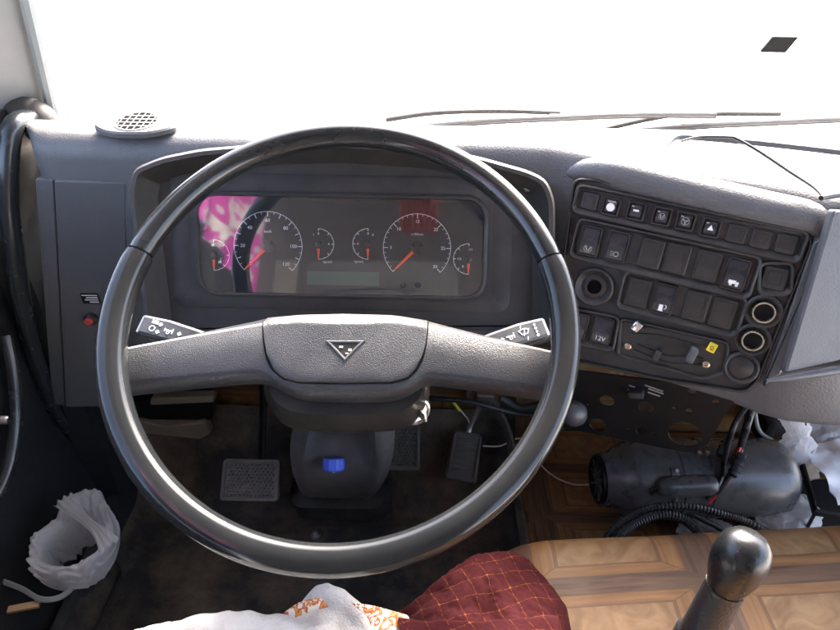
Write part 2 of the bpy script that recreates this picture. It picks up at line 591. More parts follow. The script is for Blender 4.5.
def tag(o, label=None, cat=None, group=None, kind=None):
    if label: o['label'] = label
    if cat: o['category'] = cat
    if group: o['group'] = group
    if kind: o['kind'] = kind
    return o


def thing(name, label, cat, loc, group=None):
    o = bpy.data.objects.new(name, None)
    COL.objects.link(o)
    o.location = loc
    o.empty_display_size = .05
    return tag(o, label, cat, group)


def text_mesh(txt, size, th=.0003, align='CENTER'):
    c = bpy.data.curves.new('lettering', 'FONT')
    c.body = txt; c.size = size; c.align_x = align; c.align_y = 'CENTER'; c.extrude = th; c.resolution_u = 2
    o = bpy.data.objects.new('lettering', c)
    COL.objects.link(o)
    dg = bpy.context.evaluated_depsgraph_get()
    me = bpy.data.meshes.new_from_object(o.evaluated_get(dg))
    bpy.data.objects.remove(o); bpy.data.curves.remove(c)
    return me


def lettering(name, txt, size, m, parent, mat='dial_ink', th=.0003):
    me = text_mesh(txt, size, th)
    me.materials.clear(); me.materials.append(MATS[mat])
    return place(name, me, m, parent)


def uvxy(i, p): return (p.x, p.y)
def uvxz(i, p): return (p.x, p.z)


# ================================================================== SETTING
g = MB(); g.add([(-600, -600, -1.25), (600, -600, -1.25), (600, 600, -1.25), (-600, 600, -1.25)], [(0, 1, 2, 3)])
tag(obj('ground', g, 'concrete'), 'pale sunlit concrete yard outside the windscreen', kind='structure')

FLOOR_R, RAISED_Z, WALL_Y = .205, .13, .955
g = MB(); g.box(M.Translation((.42, .05, -.02)), 2.2, 1.85, .04)
tag(obj('cab_floor', g, 'cab_metal'), kind='structure')
g = MB(); g.box(M.Translation(((FLOOR_R + 1.5) / 2, (.30 + WALL_Y) / 2, RAISED_Z / 2 + .001)), 1.5 - FLOOR_R, WALL_Y - .30, RAISED_Z, .012)
tag(obj('raised_floor', g, 'parquet', uv=uvxy), kind='structure')
g = MB(); g.box(M.Translation((.42, WALL_Y + .02, .365)), 2.2, .04, .77)
tag(obj('bulkhead_wall', g, 'parquet', uv=uvxz), kind='structure')
# roof and rear of the cab: they shade the interior as in the photograph
g = MB(); g.box(M.Translation((.42, -.05, 1.78)), 2.3, 1.75, .04)
tag(obj('cab_ceiling', g, 'lining'), kind='structure')
g = MB(); g.box(M.Translation((.06, -.90, .88)), 1.58, .04, 1.80)  # cut short on the right to let light in from behind
tag(obj('cab_wall_rear', g, 'lining_dark'), kind='structure')
g = MB(); g.box(M.Translation((-.625, .90, .41)), .05, .24, .86)
tag(obj('cab_wall_left', g, 'door_black'), kind='structure')

# ------------------------------------------------------------------ windscreen and its left pillar
WS_B = V((0, .932, .800)); WS_UP = V((0, -math.sin(R(16)), math.cos(R(16))))
WS = Frame(WS_B, (1, 0, 0), WS_UP)
t = thing('windscreen', 'wide clear windscreen glass above the dashboard', 'windscreen', (.42, .932, .80))
g = MB(); g.box(WS.mat(.42, .49, 0), 2.1, .97, .006)
obj('glass_pane', g, 'pane', t, smooth=False)
g = MB(); g.box(WS.mat(.42, -.022, -.004), 2.1, .02, .02, .004)
obj('lower_seal', g, 'seal', t)

t = thing('windscreen_pillar', 'grey plastic windscreen pillar trim with a screw at upper left', 'pillar', (-.6, .95, .84))
e0, e1 = WS.px(53, 121), WS.px(16, -40)
def pil(u, v, w_): return WS(u, v, w_)
rows = []
for k in range(9):
    s_ = k / 8
    u, v = e0[0] + (e1[0] - e0[0]) * s_, e0[1] + (e1[1] - e0[1]) * s_
    rows.append([pil(u - .004, v, .006), pil(u - .012, v, .014), pil(u - .035, v, .040), pil(u - .060, v, .075), pil(u - .10, v, .11), pil(u - .14, v, .11), pil(u - .14, v, -.01), pil(u - .004, v, -.01)])
s_ = (V(e1) - V(e0)) * 1.9
rows.append([p + WS.x * s_.x + WS.y * s_.y for p in rows[0]])
g = MB(); g.grid(rows, closed_u=True, cap=True)
obj('trim', g, 'grey_trim', t, angle=60)
a, b = WS(e0[0] + .004, e0[1] - .01, .008), WS(e1[0] + .004 + s_.x * .5, e1[1] + s_.y * .5, .008)
g = MB(); g.tube([a.lerp(b, k / 10) for k in range(11)], .0085, 8)
obj('glass_seal', g, 'seal', t)
g = MB(); g.tube(spline([atY(-14, 50, .90), atY(-8, 80, .90), atY(4, 102, .895), atY(18, 112, .89), atY(33, 115, .885), atY(42, 123, .885), atY(44, 136, .885)], 6), .024, 12)
obj('rubber_boot', g, 'rubber', t)
sc_p = WS(e0[0] - .046, e0[1] + .048, .059)
g = MB(); g.lathe(M.Translation(sc_p) @ V((.35, -.75, .3)).to_track_quat('Z', 'Y').to_matrix().to_4x4(), [(.0065, -.004), (.0068, .004), (.0045, .0062), (.0003, .0062)], 12)
obj('screw', g, 'cab_metal', t)

# ------------------------------------------------------------------ left door with its window, pocket and grab handle
DX = -.665
t = thing('cab_door', 'dark moulded inner door panel along the left edge of the cab', 'door', (DX, .5, 0))
rows = []
for y in [i * .08 - .55 for i in range(19)]:
    rows.append([V((DX - .03, y, -.02)), V((DX + .03, y, .0)), V((DX + .02, y, .16)), V((DX, y, .30)), V((DX + .012, y, .44)), V((DX + .012, y, .62)), V((DX, y, .76)), V((DX - .03, y, .80)), V((DX - .06, y, .80)), V((DX - .06, y, -.02))])
g = MB(); g.grid(rows, closed_u=True, cap=True)
obj('panel', g, 'door_black', t, angle=50)
g = MB(); g.box(M.Translation((DX - .03, .15, 1.27)), .006, 1.45, .94)
obj('window_pane', g, 'pane', t, smooth=False)
arm = spline([atX(6, 335, DX + .03), atX(14, 375, DX + .035), atX(16, 420, DX + .035), atX(9, 465, DX + .035), atX(-6, 500, DX + .03)], 8)
g = MB(); g.tube(arm, .009, 10, flat=.8)
obj('armrest_edge', g, 'handle_black', t)
p = atX(3, 420, DX + .03)
g = MB(); g.lathe(M.Translation(p) @ M.Rotation(R(90), 4, 'Y'), [(.007, -.01), (.007, .006), (.005, .009), (.0004, .009)], 12)
obj('screw', g, 'steel', t)

t = thing('grab_handle', 'long curved black grab handle beside the door opening', 'handle', atY(30, 125, .87))
pts = spline([atY(40, 126, .885), atY(27, 120, .86), atY(13, 128, .82), atY(8, 160, .80), atY(8, 205, .785), atY(14, 250, .775), atY(22, 300, .77), atY(34, 350, .77), atY(54, 405, .78), atY(80, 445, .81)], 8)
g = MB(); g.tube(pts, .0165, 14, flat=.85)
obj('grip', g, 'handle_black', t)
g = MB(); g.lathe(M.Translation(pts[0]) @ (pts[0] - pts[2]).to_track_quat('Z', 'Y').to_matrix().to_4x4(), [(.019, -.012), (.023, -.006), (.024, .01), (.012, .03)], 14)
obj('mount', g, 'door_black', t)

# ================================================================== DASHBOARD
A_C, T_C = R(26), R(20)
CN = Frame(onp(577, 270, CAM + FW * .80, FW), (math.cos(A_C), -math.sin(A_C), 0), (math.sin(A_C) * math.sin(T_C), math.cos(A_C) * math.sin(T_C), math.cos(T_C)))
E_CL = R(28)
CL = Frame(onp(341, 243, CAM + FW * .80, FW), (1, 0, 0), (0, math.sin(E_CL), math.cos(E_CL)))
dash = thing('dashboard', 'dark grey plastic truck dashboard with instrument binnacle, angled switch console and dusty top', 'dashboard', (0, .9, .45))

ZT = .832
def station(x, y, az, tilt, zb, r=.035):
    d = V((-math.sin(az), -math.cos(az), 0)); tt = math.tan(tilt)
    ez = ZT - r + r * math.sin(tilt)
    face = lambda z: V((x, y, z)) + d * ((.79 - z) * tt)
    c = V((x, y, 0)) + d * (-(ez - .79) * tt - r * math.cos(tilt))
    row = [V((x, .925, ZT - .030)), V((x, .922, ZT - .022)), V((c.x + .3 * (x - c.x), c.y + .45 * (.92 - c.y), ZT - .008)), V((c.x, c.y + .012, ZT - .0004))]
    for k in range(7):
        a = (math.pi / 2 - tilt) * k / 6
        row.append(V((c.x, c.y, ZT - r)) + d * r * math.sin(a) + V((0, 0, r * math.cos(a))))
    row.append(face((ez + zb) / 2)); row.append(face(zb + .012)); row.append(face(zb) - d * .010)
    row.append(V((x, .925, zb + .002)))
    return row
ST = [(-.540, .812, R(-40), R(2), .40), (-.536, .800, R(-20), R(2), .40), (-.529, .790, R(-5), R(2), .40), (-.51, .786, 0, R(2), .40), (-.45, .783, 0, R(2), .40), (-.392, .780, 0, R(3), .40), (-.30, .775, 0, R(3), .42), (-.10, .775, 0, R(3), .46), (.10, .775, 0, R(4), .50),
      (.165, .768, R(6), R(10), .54), (.192, .748, R(18), R(17), .565)]
for x in (.215, .27, .33, .39, .43):
    p = CN.o + CN.x * ((x - CN.o.x) / CN.x.x)
    # point of the console plane at z=.79, set 6 mm behind the console plate
    q = onp(420, 315, CAM, FW)
    d = V((-math.sin(A_C), -math.cos(A_C), 0))
    # solve y on plane for this x
    y = CN.o.y - (CN.z.x * (x - CN.o.x) + CN.z.z * (.79 - CN.o.z)) / CN.z.y
    ST.append((x, y + .007, A_C, T_C, .575))
ST += [(.450, .612, R(22), T_C, .575), (.463, .604, R(8), T_C, .575), (.50, .598, 0, T_C, .575), (.80, .598, 0, T_C, .575), (1.48, .598, 0, T_C, .575)]
g = MB(); g.grid([station(*s) for s in ST], closed_u=True, cap=True)
obj('body', g, 'dash', dash, angle=55)

# end cap and panels of the left part, split by real gaps
def face_plate(name, pxs, Y, th, mat, r=.006, proud=0.004, bev=.002):
    f = Frame((0, Y - proud, .79), (1, 0, 0), (0, math.sin(R(2)), math.cos(R(2))))
    pts = [f.px(*p) for p in pxs]
    g = MB(); g.plate(rpoly(pts[::-1], r), th, f.mat(), bev)
    return obj(name, g, mat, dash, angle=35)
face_plate('lower_side_panel', [(54, 181), (126, 183), (126, 407), (65.5, 407)], .785, .012, 'dash', .002, .0050, .0012)
face_plate('corner_panel', [(35, 179), (53, 180.5), (64.5, 406), (52, 404)], .786, .012, 'dash', .002, .0035, .0012)

# top vent
VN = Frame(atZ(137, 127, ZT + .004), (1, 0, 0), (0, math.cos(R(7)), math.sin(R(7))))
g = MB()
o_ = rpoly([(-.062, -.004), (-.028, -.030), (.028, -.030), (.062, -.004), (.03, .030), (-.03, .030)], .02, 5)
g.plate(o_, .008, VN.mat(0, 0, .006), .0025)
vent = obj('air_vent', g, 'dash', dash)
g = MB(); g.lathe(VN.mat(0, .004, .006), [(.030, 0), (.0295, .0012), (.027, .0014), (.026, .0005)], 28, cap=False)
obj('vent_ring', g, 'dash', vent)
g = MB(); g.plate(circ(.026), .0006, VN.mat(0, .004, .0068))
obj('throat_shade', g, 'gap_black', vent)  # flat black disc, painted shade of the vent opening
for k in range(4):
    yy = -.0155 + k * .0105
    hw = math.sqrt(.0265 ** 2 - yy * yy)
    g = MB(); g.box(VN.mat(0, .004 + yy, .0071), 2 * hw, .0022, .0007)
    obj('slat', g, 'dash', vent, smooth=False)
for k in range(6):
    xx = -.0215 + k * .0086
    hw = math.sqrt(.0265 ** 2 - xx * xx)
    g = MB(); g.box(VN.mat(xx, .004, .0070), .0013, 2 * hw, .0007)
    obj('slat', g, 'dash', vent, smooth=False)

# red push button with its printed plate on the left panel
LP = Frame((0, .7800, .79), (1, 0, 0), (0, math.sin(R(2)), math.cos(R(2))))
u, v = LP.px(92, 318)
g = MB(); g.lathe(LP.mat(u, v, 0), [(.0105, -.002), (.0105, .006), (.009, .008), (.008, .008)], 20)
bt = obj('push_button', g, 'switch_smooth', dash)
g = MB(); g.lathe(LP.mat(u, v, .0), [(.0066, .004), (.0066, .012), (.005, .0135), (.0003, .0135)], 20)
obj('red_cap', g, 'red_plastic', bt)
u, v = LP.px(91, 298)
g = MB(); g.plate(rrect(.028, .018, .0015), .0012, LP.mat(u, v, .002))
pl = obj('information_plate', g, 'black_paint', dash)
g = MB()
for k, ln in enumerate((.024, .018, .021, .014)):
    g.box(LP.mat(u + .012 - ln / 2, v + .006 - k * .004, .0024), ln, .0015, .0004)
obj('print_lines', g, 'white_ink', pl, smooth=False)

# ------------------------------------------------------------------ binnacle
LIPW = .040
lip_px = [(131, 168), (160, 156), (200, 148), (270, 142), (340, 140), (420, 145), (480, 156), (530, 170), (548, 179), (556, 200), (556, 340), (520, 352), (340, 356), (180, 352), (145, 345), (126, 195)]
lip = rpoly([CL.px(x, y, LIPW) for x, y in lip_px][::-1], .012, 3)
bcx, bcy = sum(p[0] for p in lip) / len(lip), sum(p[1] for p in lip) / len(lip)
def ring3(o_, w_): return [CL(x, y, w_) for x, y in o_]
g = MB()
back = [(bcx + (x - bcx) * 1.03, bcy + (y - bcy) * 1.06) for x, y in lip]
i1 = inset(lip, .004); i2 = inset(lip, .009); i3 = inset(lip, .0105); i4 = inset(lip, .022)
g.grid([ring3(back, -.09), ring3(inset(lip, -.002), .0), ring3(lip, LIPW - .006), ring3(i1, LIPW), ring3(i2, LIPW), ring3(i3, LIPW - .004), ring3(i4, .006), ring3(inset(lip, .024), .004)], closed_u=True)
bn = obj('binnacle', g, 'binnacle', dash, angle=45)
g = MB(); g.plate(inset(lip, .020), .004, CL.mat(0, 0, .0045))
obj('cluster_surround', g, 'binnacle', bn)
# raised inner ledge around the glass
gl_px = [(199, 193), (484, 202), (483, 297), (200, 292)]
gp = [CL.px(x, y, .006) for x, y in gl_px]
gx0, gx1 = (gp[0][0] + gp[3][0]) / 2, (gp[1][0] + gp[2][0]) / 2
gy0, gy1 = (gp[2][1] + gp[3][1]) / 2, (gp[0][1] + gp[1][1]) / 2
GC = ((gx0 + gx1) / 2, (gy0 + gy1) / 2); GW, GH = gx1 - gx0, gy1 - gy0
led = rrect(GW + .075, GH + .050, .018, 5, GC[0], GC[1] + .004)
g = MB(); g.grid([ring3(led, .004), ring3(led, .0055), ring3(inset(led, .002), .0062), ring3(inset(led, .016), .0064), ring3(inset(led, .020), .0058), ring3(inset(led, .026), .0048)], closed_u=True)
obj('inner_ledge', g, 'binnacle', bn, angle=30)
for x, y in ((154, 172), (528, 187)):
    u, v = CL.px(x, y, .012)
    g = MB(); g.lathe(CL.mat(u, v, .004), [(.0062, 0), (.0062, .009), (.005, .0105), (.0036, .0105), (.003, .007), (.0002, .007)], 16)
    obj('screw', g, 'steel', bn)

gout = rrect(GW, GH, .024, 6, *GC)
g = MB(); g.grid([ring3(inset(gout, -.006), .0045), ring3(inset(gout, -.005), .0085), ring3(inset(gout, -.002), .0095), ring3(inset(gout, 0), .0085), ring3(inset(gout, .001), .0050)], closed_u=True)
cluster = obj('cluster_frame', g, 'binnacle', dash, angle=30)
g = MB(); g.plate(inset(gout, -.001), .0005, CL.mat(0, 0, .0054))
obj('dial_panel', g, 'dial_face', cluster)
g = MB(); g.plate(inset(gout, .0006), .0004, CL.mat(0, 0, .0082))
obj('cluster_glass', g, 'cluster_glass', cluster, smooth=False)
FW_ = .0058
def polar(c, r, a): return c[0] + r * math.cos(R(a)), c[1] + r * math.sin(R(a))
def gauge(name, pc, r, a0, a1, nmaj, nmin, nums, ntxt, npos, needle, nr, numr, tsize, cap_txt=None, cap_off=(0, 0), cap_size=.004):
    c = CL.px(*pc, FW_)
    g = MB(); g.ring(CL.mat(*c, FW_), r - .0007, r, a0, a1)
    for k in range(nmaj * nmin + 1):
        a = a0 + (a1 - a0) * k / (nmaj * nmin)
        mj = k % nmin == 0
        ln = (.0065 if r > .03 else .0035) if mj else (.0035 if r > .03 else .002)
        x, y = polar(c, r - ln / 2, a)
        g.box(CL.mat(x, y, FW_ + .0001, R(a)), ln, .0009 if mj else .0005, .0005)
    ga = obj(name, g, 'dial_ink', dash, smooth=False)
    g = MB()
    hr = .0085 if r > .03 else .0045
    g.lathe(CL.mat(*c, FW_), [(hr, 0), (hr, .0012), (hr * .8, .0018), (.0002, .0018)], 18)
    obj('needle_hub', g, 'switch_smooth', ga)
    x, y = polar(c, (nr[0] + nr[1]) / 2, needle)
    g = MB(); wd = .0024 if r > .03 else .0019
    L_ = nr[1] - nr[0]
    g.plate([(-L_ / 2, -wd), (L_ / 2, -wd * .35), (L_ / 2, wd * .35), (-L_ / 2, wd)], .0004, CL.mat(x, y, FW_ + .0014, R(needle)))
    obj('needle', g, 'needle', ga, smooth=False)
    for k, s in enumerate(nums):
        a = npos[k]
        x, y = polar(c, numr, a)
        lettering('numeral', s, tsize, CL.mat(x, y, FW_ + .0002), ga)
    if cap_txt:
        lettering('unit_lettering', cap_txt, cap_size, CL.mat(c[0] + cap_off[0], c[1] + cap_off[1], FW_ + .0002), ga)
    return ga
sp_a = [225, 180, 135, 90, 45, 0, -45]
gauge('speedometer', (268, 246), .0455, 225, -45, 12, 2, ['0', '20', '40', '60', '80', '100', '120'], None, sp_a, 225, (.004, .043), .0335, .0066, 'km/h', (0, .019), .0050)
gauge('tachometer', (417, 248), .0450, 225, -45, 6, 5, ['5', '10', '15', '20', '25', '30'], None, sp_a[1:], 225, (.004, .042), .0345, .0062, 'x100/min', (0, .018), .0042)
gauge('temperature_gauge', (214, 255), .0205, 90, -90, 4, 2, ['C'], None, [-30], -90, (.006, .0195), .011, .005)
gauge('air_pressure_gauge', (318.5, 244), .0205, 90, -90, 4, 2, ['8', '4', 'I'], None, [90, 0, 118], -90, (.006, .0195), .0135, .0048, 'kg/cm2', (.012, -.0235), .0042)
gauge('air_pressure_gauge', (368, 244), .0205, 90, 270, 4, 2, ['8', '4', 'II'], None, [90, 180, 62], -90, (.006, .0195), .0135, .0048, 'kg/cm2', (-.012, -.0235), .0042)
gauge('fuel_gauge', (468.6, 259), .0205, 90, 270, 4, 2, ['1/1', '1/2', 'R'], None, [80, 180, 235], -90, (.006, .0195), .0125, .0046)
for (x, y) in ((213, 245), (220, 262)):
    u, v = CL.px(x, y, FW_)
    g = MB(); g.plate(rrect(.004, .0032, .0006, 2), .0003, CL.mat(u, v, FW_ + .0003)); g.box(CL.mat(u + .0008, v + .0022, FW_ + .0002), .0012, .0014, .0003)
    obj('warning_symbol', g, 'white_ink', cluster, smooth=False)
a, b = CL.px(307, 271, FW_), CL.px(379, 286, FW_)
g = MB(); g.plate(rrect(b[0] - a[0], a[1] - b[1], .0008, 2, (a[0] + b[0]) / 2, (a[1] + b[1]) / 2), .0004, CL.mat(0, 0, FW_ + .0004))
obj('lcd_display', g, 'lcd', cluster)
for x in (403, 418):
    u, v = CL.px(x, 285, .009)
    g = MB(); g.lathe(CL.mat(u, v, .007), [(.0034, 0), (.0034, .005), (.0024, .0062), (.0002, .0064)], 14)
    obj('reset_button', g, 'switch_smooth', cluster)

# ------------------------------------------------------------------ switch console
PW = .002
out_px = [(578, 180), (600, 181), (700, 207), (806, 232), (811, 243), (757, 380), (745, 391), (660, 378), (577, 362)]
o_ = [CN.px(x, y, PW) for x, y in out_px]
o_[0] = (-.030, o_[0][1]); o_[-1] = (-.004, o_[-1][1])
co = rpoly(o_[::-1], .010, 4)
g = MB(); g.plate(co, .004, CN.mat(0, 0, PW - .001))
plate = obj('console_panel', g, 'console', dash)
g = MB()
r3 = lambda o, w_: [CN(x, y, w_) for x, y in o]
g.grid([r3(inset(co, -.0030), -.004), r3(inset(co, -.0026), .004), r3(inset(co, -.0012), .0062), r3(inset(co, .0004), .0060), r3(inset(co, .0022), PW - .0012)], closed_u=True)
obj('console_rim', g, 'console', plate, angle=35)

def well(name, pxs, wdt, hgt, r=.004, parent=None, depth=.006):
    """raised frame round a row of switches: the row sits in a dished recess"""
    us = [CN.px(*p, PW) for p in pxs]
    (u0, v0), (u1, v1) = us[0], us[-1]
    L_ = math.hypot(u1 - u0, v1 - v0); an = math.atan2(v1 - v0, u1 - u0)
    f = M.Translation(((u0 + u1) / 2, (v0 + v1) / 2, 0)) @ M.Rotation(an, 4, 'Z')
    o = [tuple((f @ V((x, y, 0)))[:2]) for x, y in rrect(L_ + wdt, hgt, r + .003, 4)]
    vmid = (v0 + v1) / 2
    deep_ = [(x, y + (.0050 if (tuple((f.inverted() @ V((x, y, 0))))[1] < 0) else 0)) for x, y in inset(o, .003)]   # wide sloping sill along the bottom
    g = MB(); g.grid([r3(inset(o, -.0034), PW - .0015), r3(inset(o, -.0022), PW + .0056), r3(inset(o, -.0006), PW + .0066), r3(inset(o, .0008), PW + .0060), r3(deep_, PW - .0012)], closed_u=True)
    return obj(name, g, 'console', dash, angle=35)
row1 = [(588.9, 201), (610.7, 206.4), (636, 211), (661.8, 216.4), (685.4, 221.4), (710.7, 227.9), (736.4, 233.9), (761.4, 239.3), (786.4, 244.3)]
row2 = [(590, 241), (617, 246.5), (650.4, 253.6), (676.4, 259), (707, 266), (735.7, 274.3)]
row3 = [(637.5, 293), (664, 299.3), (695.7, 306.4), (722.9, 313.6)]
well('switch_row_frame', row1, .034, .034)
well('switch_row_frame', [row2[0], row2[-1]], .040, .050)
well('switch_row_frame', [(775, 278.6), (775.1, 278.6)], .032, .036)
well('switch_row_frame', [row3[0], row3[-1]], .040, .048)
well('switch_row_frame', [(583, 327.5), (602, 331.4)], .036, .046)

def unit_mesh(nm, w_, h_, th, r, bev, mat):
    g = MB(); g.plate(rrect(w_, h_, r, 3), th, M.Translation((0, 0, th)), bev)
    return mesh_of(g, nm, mat, True, 30)
def frame_mesh(nm, w_, h_, t_, th, mat):
    o = rrect(w_, h_, .003, 3)
    f = lambda o, z: [V((x, y, z)) for x, y in o]
    g = MB(); g.grid([f(o, 0), f(o, th * .8), f(inset(o, .0006), th), f(inset(o, t_), th), f(inset(o, t_), 0)], closed_u=True)
    return mesh_of(g, nm, mat, True, 30)
ME = dict(
    sf=frame_mesh('lamp_frame', .0225, .0235, .0022, .0042, 'switch_cap'),
    sl=unit_mesh('lamp_lens', .0155, .0155, .0034, .0022, .0010, 'switch_smooth'),
    sb=unit_mesh('blank_cover', .0215, .0225, .0030, .0028, .0012, 'switch_cap'),
    bf=frame_mesh('switch_frame', .0262, .0395, .0020, .0046, 'switch_cap'),
    bb=unit_mesh('blank_cover', .0285, .0380, .0036, .0030, .0014, 'switch_cap'),
    bi=frame_mesh('blank_ridge', .0215, .0300, .0012, .0008, 'switch_cap'),
    si=frame_mesh('blank_ridge', .0135, .0135, .0010, .0007, 'switch_cap'),
)
def rocker():
    g = MB()
    pr = [(-.0170, .001), (-.0168, .0040), (-.004, .0072), (.001, .0066), (.0150, .0038), (.0168, .0030), (.0170, .001)]
    g.grid([[V((x, y, z)) for y, z in pr] for x in (-.0105, -.0098, .0098, .0105)], cap=True)
    return mesh_of(g, 'rocker', 'switch_smooth', True, 30)
ME['rk'] = rocker()
def icon(parent, m, kind, mat='white_ink', s=1.0):
    g = MB(); h = .0004
    def B(x, y, a, b, rot=0): g.box(m @ M.Translation((x * s, y * s, 0)) @ M.Rotation(R(rot), 4, 'Z'), a * s, b * s, h)
    def Rg(x, y, r0, r1, a0=0, a1=360): g.ring(m @ M.Translation((x * s, y * s, 0)), r0 * s, r1 * s, a0, a1, h, 14)
    def Pg(pts): g.plate([(x * s, y * s) for x, y in pts], h, m)
    if kind == 'dot': g.plate(circ(.0052 * s, 20), .0008, m)
    elif kind == 'lamp': Rg(.001, 0, .0018, .0026); [B(-.003, q, .0025, .0006) for q in (-.0018, 0, .0018)]
    elif kind == 'tri': Pg([(-.0035, -.003), (.0035, -.003), (0, .0035)])
    elif kind == 'two': B(-.0015, 0, .0012, .005, 20); B(.0015, 0, .0012, .005, -20); Rg(0, 0, .0034, .004)
    elif kind == 'fan': [B(.0022 * math.cos(R(q)), .0022 * math.sin(R(q)), .0034, .0016, q) for q in (30, 150, 270)]; Rg(0, 0, .0042, .0048)
    elif kind == 'truck': B(-.001, .0002, .0062, .0030); B(.0034, -.0003, .002, .002); Rg(-.002, -.0022, .0004, .0012); Rg(.003, -.0022, .0004, .0012)
    elif kind == 'pump': B(-.0008, 0, .0036, .0062); Rg(.002, .0004, .0016, .0022, -90, 90); B(-.0008, -.0036, .0048, .0008)
    elif kind == 'bar': B(0, .0005, .007, .0022)
    return obj('symbol', g, mat, parent, smooth=False)
kinds = ['blank', 'dot', 'bar', 'two', 'fan', 'tri', 'blank', 'blank', 'blank']
for (x, y), k in zip(row1, kinds):
    u, v = CN.px(x, y, PW + .004)
    f = place('warning_lamp' if k != 'blank' else 'blank_cover', ME['sb' if k == 'blank' else 'sf'], CN.mat(u, v, PW), dash)
    if k == 'blank':
        place('blank_ridge', ME['si'], CN.mat(u, v, PW + .003), f)
    else:
        place('lens', ME['sl'], CN.mat(u, v, PW), f)
        icon(f, CN.mat(u, v - (.001 if k == 'dot' else 0), PW + .0044 if k == 'dot' else PW + .0037), k, 'white_ink' if k in ('dot', 'bar', 'tri') else 'dim_ink', 1.0)
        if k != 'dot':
            g = MB(); g.box(CN.mat(u - .0045, v + .0052, PW + .0036), .003, .0015, .0006); obj('painted_glint', g, 'dim_ink', f, smooth=False)  # small pale block painted on the lens as a glint
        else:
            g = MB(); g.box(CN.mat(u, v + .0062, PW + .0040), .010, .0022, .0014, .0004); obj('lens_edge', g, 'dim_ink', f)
def switch(x, y, kind, sc_=1.0):
    u, v = CN.px(x, y, PW + .004)
    if kind == 'blank':
        f = place('blank_cover', ME['bb'], CN.mat(u, v, PW), dash)
        place('blank_ridge', ME['bi'], CN.mat(u, v, PW + .0036), f)
        return f
    f = place('rocker_switch', ME['bf'], CN.mat(u, v, PW), dash)
    place('rocker', ME['rk'], CN.mat(u, v, PW), f)
    m = CN.mat(u, v - .0095, PW + .0070) @ M.Rotation(R(-14), 4, 'X')
    if kind == '12V': lettering('lettering', '12V', .0088, m, f, 'white_ink')
    elif kind: icon(f, m, kind, 'white_ink' if kind in ('truck', 'pump') else 'dim_ink', 1.35)
    return f
for (x, y), k in zip(row2, ['two', 'lamp', 'blank', 'blank', 'blank', 'truck']): switch(x, y, k)
for (x, y), k in zip(row3, ['blank', 'pump', 'blank', 'blank']): switch(x, y, k)
switch(577.5, 327, None); switch(602, 331.4, '12V')
u, v = CN.px(775, 278.6, PW + .004)
f = place('blank_cover', ME['sb'], CN.mat(u, v, PW) @ M.Scale(1.25, 4), dash)
place('blank_ridge', ME['si'], CN.mat(u, v, PW + .0038) @ M.Scale(1.25, 4), f)
# round cup with a hole, sockets, blank round
def cup(name, x, y, r, kind):
    u, v = CN.px(x, y, PW)
    m = CN.mat(u, v, PW - .001)
    g = MB(); g.lathe(m, [(r + .0030, 0), (r + .0022, .006), (r, .0075), (r - .0015, .0068), (r * .70, .0012), (r * .56, .0010)], 28, cap=False)
    c = obj(name, g, 'console', dash, angle=30)
    if kind == 'hole':
        g = MB(); g.lathe(m, [(r * .72, .0008), (r * .62, .0022), (r * .44, .0030), (r * .40, .0020)], 24, cap=False); obj('collar', g, 'console', c)
        g = MB(); g.plate(circ(r * .38), .0006, m @ M.Translation((0, 0, .0012))); obj('hole', g, 'gap_black', c)  # flat black disc painted as the shaded inside of the cup
    elif kind == 'socket':
        g = MB(); g.lathe(m, [(r * .70, .0008), (r * .70, .0125), (r * .66, .0135), (r * .58, .0135), (r * .55, .0125), (r * .55, .0012)], 28, cap=False); obj('metal_ring', g, 'socket_ring', c)
        g = MB(); g.plate(circ(r * .56), .0006, m @ M.Translation((0, 0, .0014))); obj('socket_bottom', g, 'black_paint', c)
    else:
        g = MB(); g.lathe(m, [(r * .82, .0006), (r * .80, .0045), (r * .72, .0055), (.0002, .0058)], 26); obj('round_blank', g, 'switch_cap', c)
    return c
cup('cable_hole', 594, 287, .0235, 'hole')
cup('power_socket', 763, 311, .0185, 'socket')
cup('power_socket', 752, 339, .0180, 'socket')
cup('round_cover', 741, 367, .0180, 'blank')
# heater control tray with levers
hp = [CN.px(x, y, PW) for x, y in [(622, 319), (728, 343), (724, 372), (702, 378), (618, 354)]]
ho = rpoly(hp[::-1], .006, 4)
g = MB(); g.grid([r3(inset(ho, -.003), PW - .0015), r3(inset(ho, -.002), PW + .0045), r3(inset(ho, 0), PW + .005), r3(inset(ho, .0012), PW + .004), r3(inset(ho, .003), PW - .0012)], closed_u=True)
ht = obj('heater_control_frame', g, 'console', dash, angle=35)
g = MB(); g.plate(inset(ho, .001), .0006, CN.mat(0, 0, PW - .0002)); obj('heater_control_tray', g, 'switch_cap', ht)
def slot(pts_px, nm='slider_slot'):
    P_ = spline([V((*CN.px(x, y, PW), 0)) for x, y in pts_px], 6)
    g = MB(); rows = []
    for i, p in enumerate(P_):
        d = (P_[min(i + 1, len(P_) - 1)] - P_[max(i - 1, 0)]).normalized(); n_ = V((-d.y, d.x, 0))
        q = [p + n_ * k for k in (.0052, .0036, -.0036, -.0052)]
        rows.append([CN(q[0].x, q[0].y, PW), CN(q[0].x, q[0].y, PW + .0022), CN(q[1].x, q[1].y, PW + .0028), CN(q[1].x, q[1].y, PW + .0006), CN(q[2].x, q[2].y, PW + .0006), CN(q[2].x, q[2].y, PW + .0028), CN(q[3].x, q[3].y, PW + .0022), CN(q[3].x, q[3].y, PW)])
    g.grid(rows, cap=True)
    obj(nm, g, 'console', ht, angle=30)
slot([(632, 330), (660, 332), (690, 339), (716, 346)]); slot([(636, 347), (655, 355), (672, 360), (690, 361), (704, 362)])
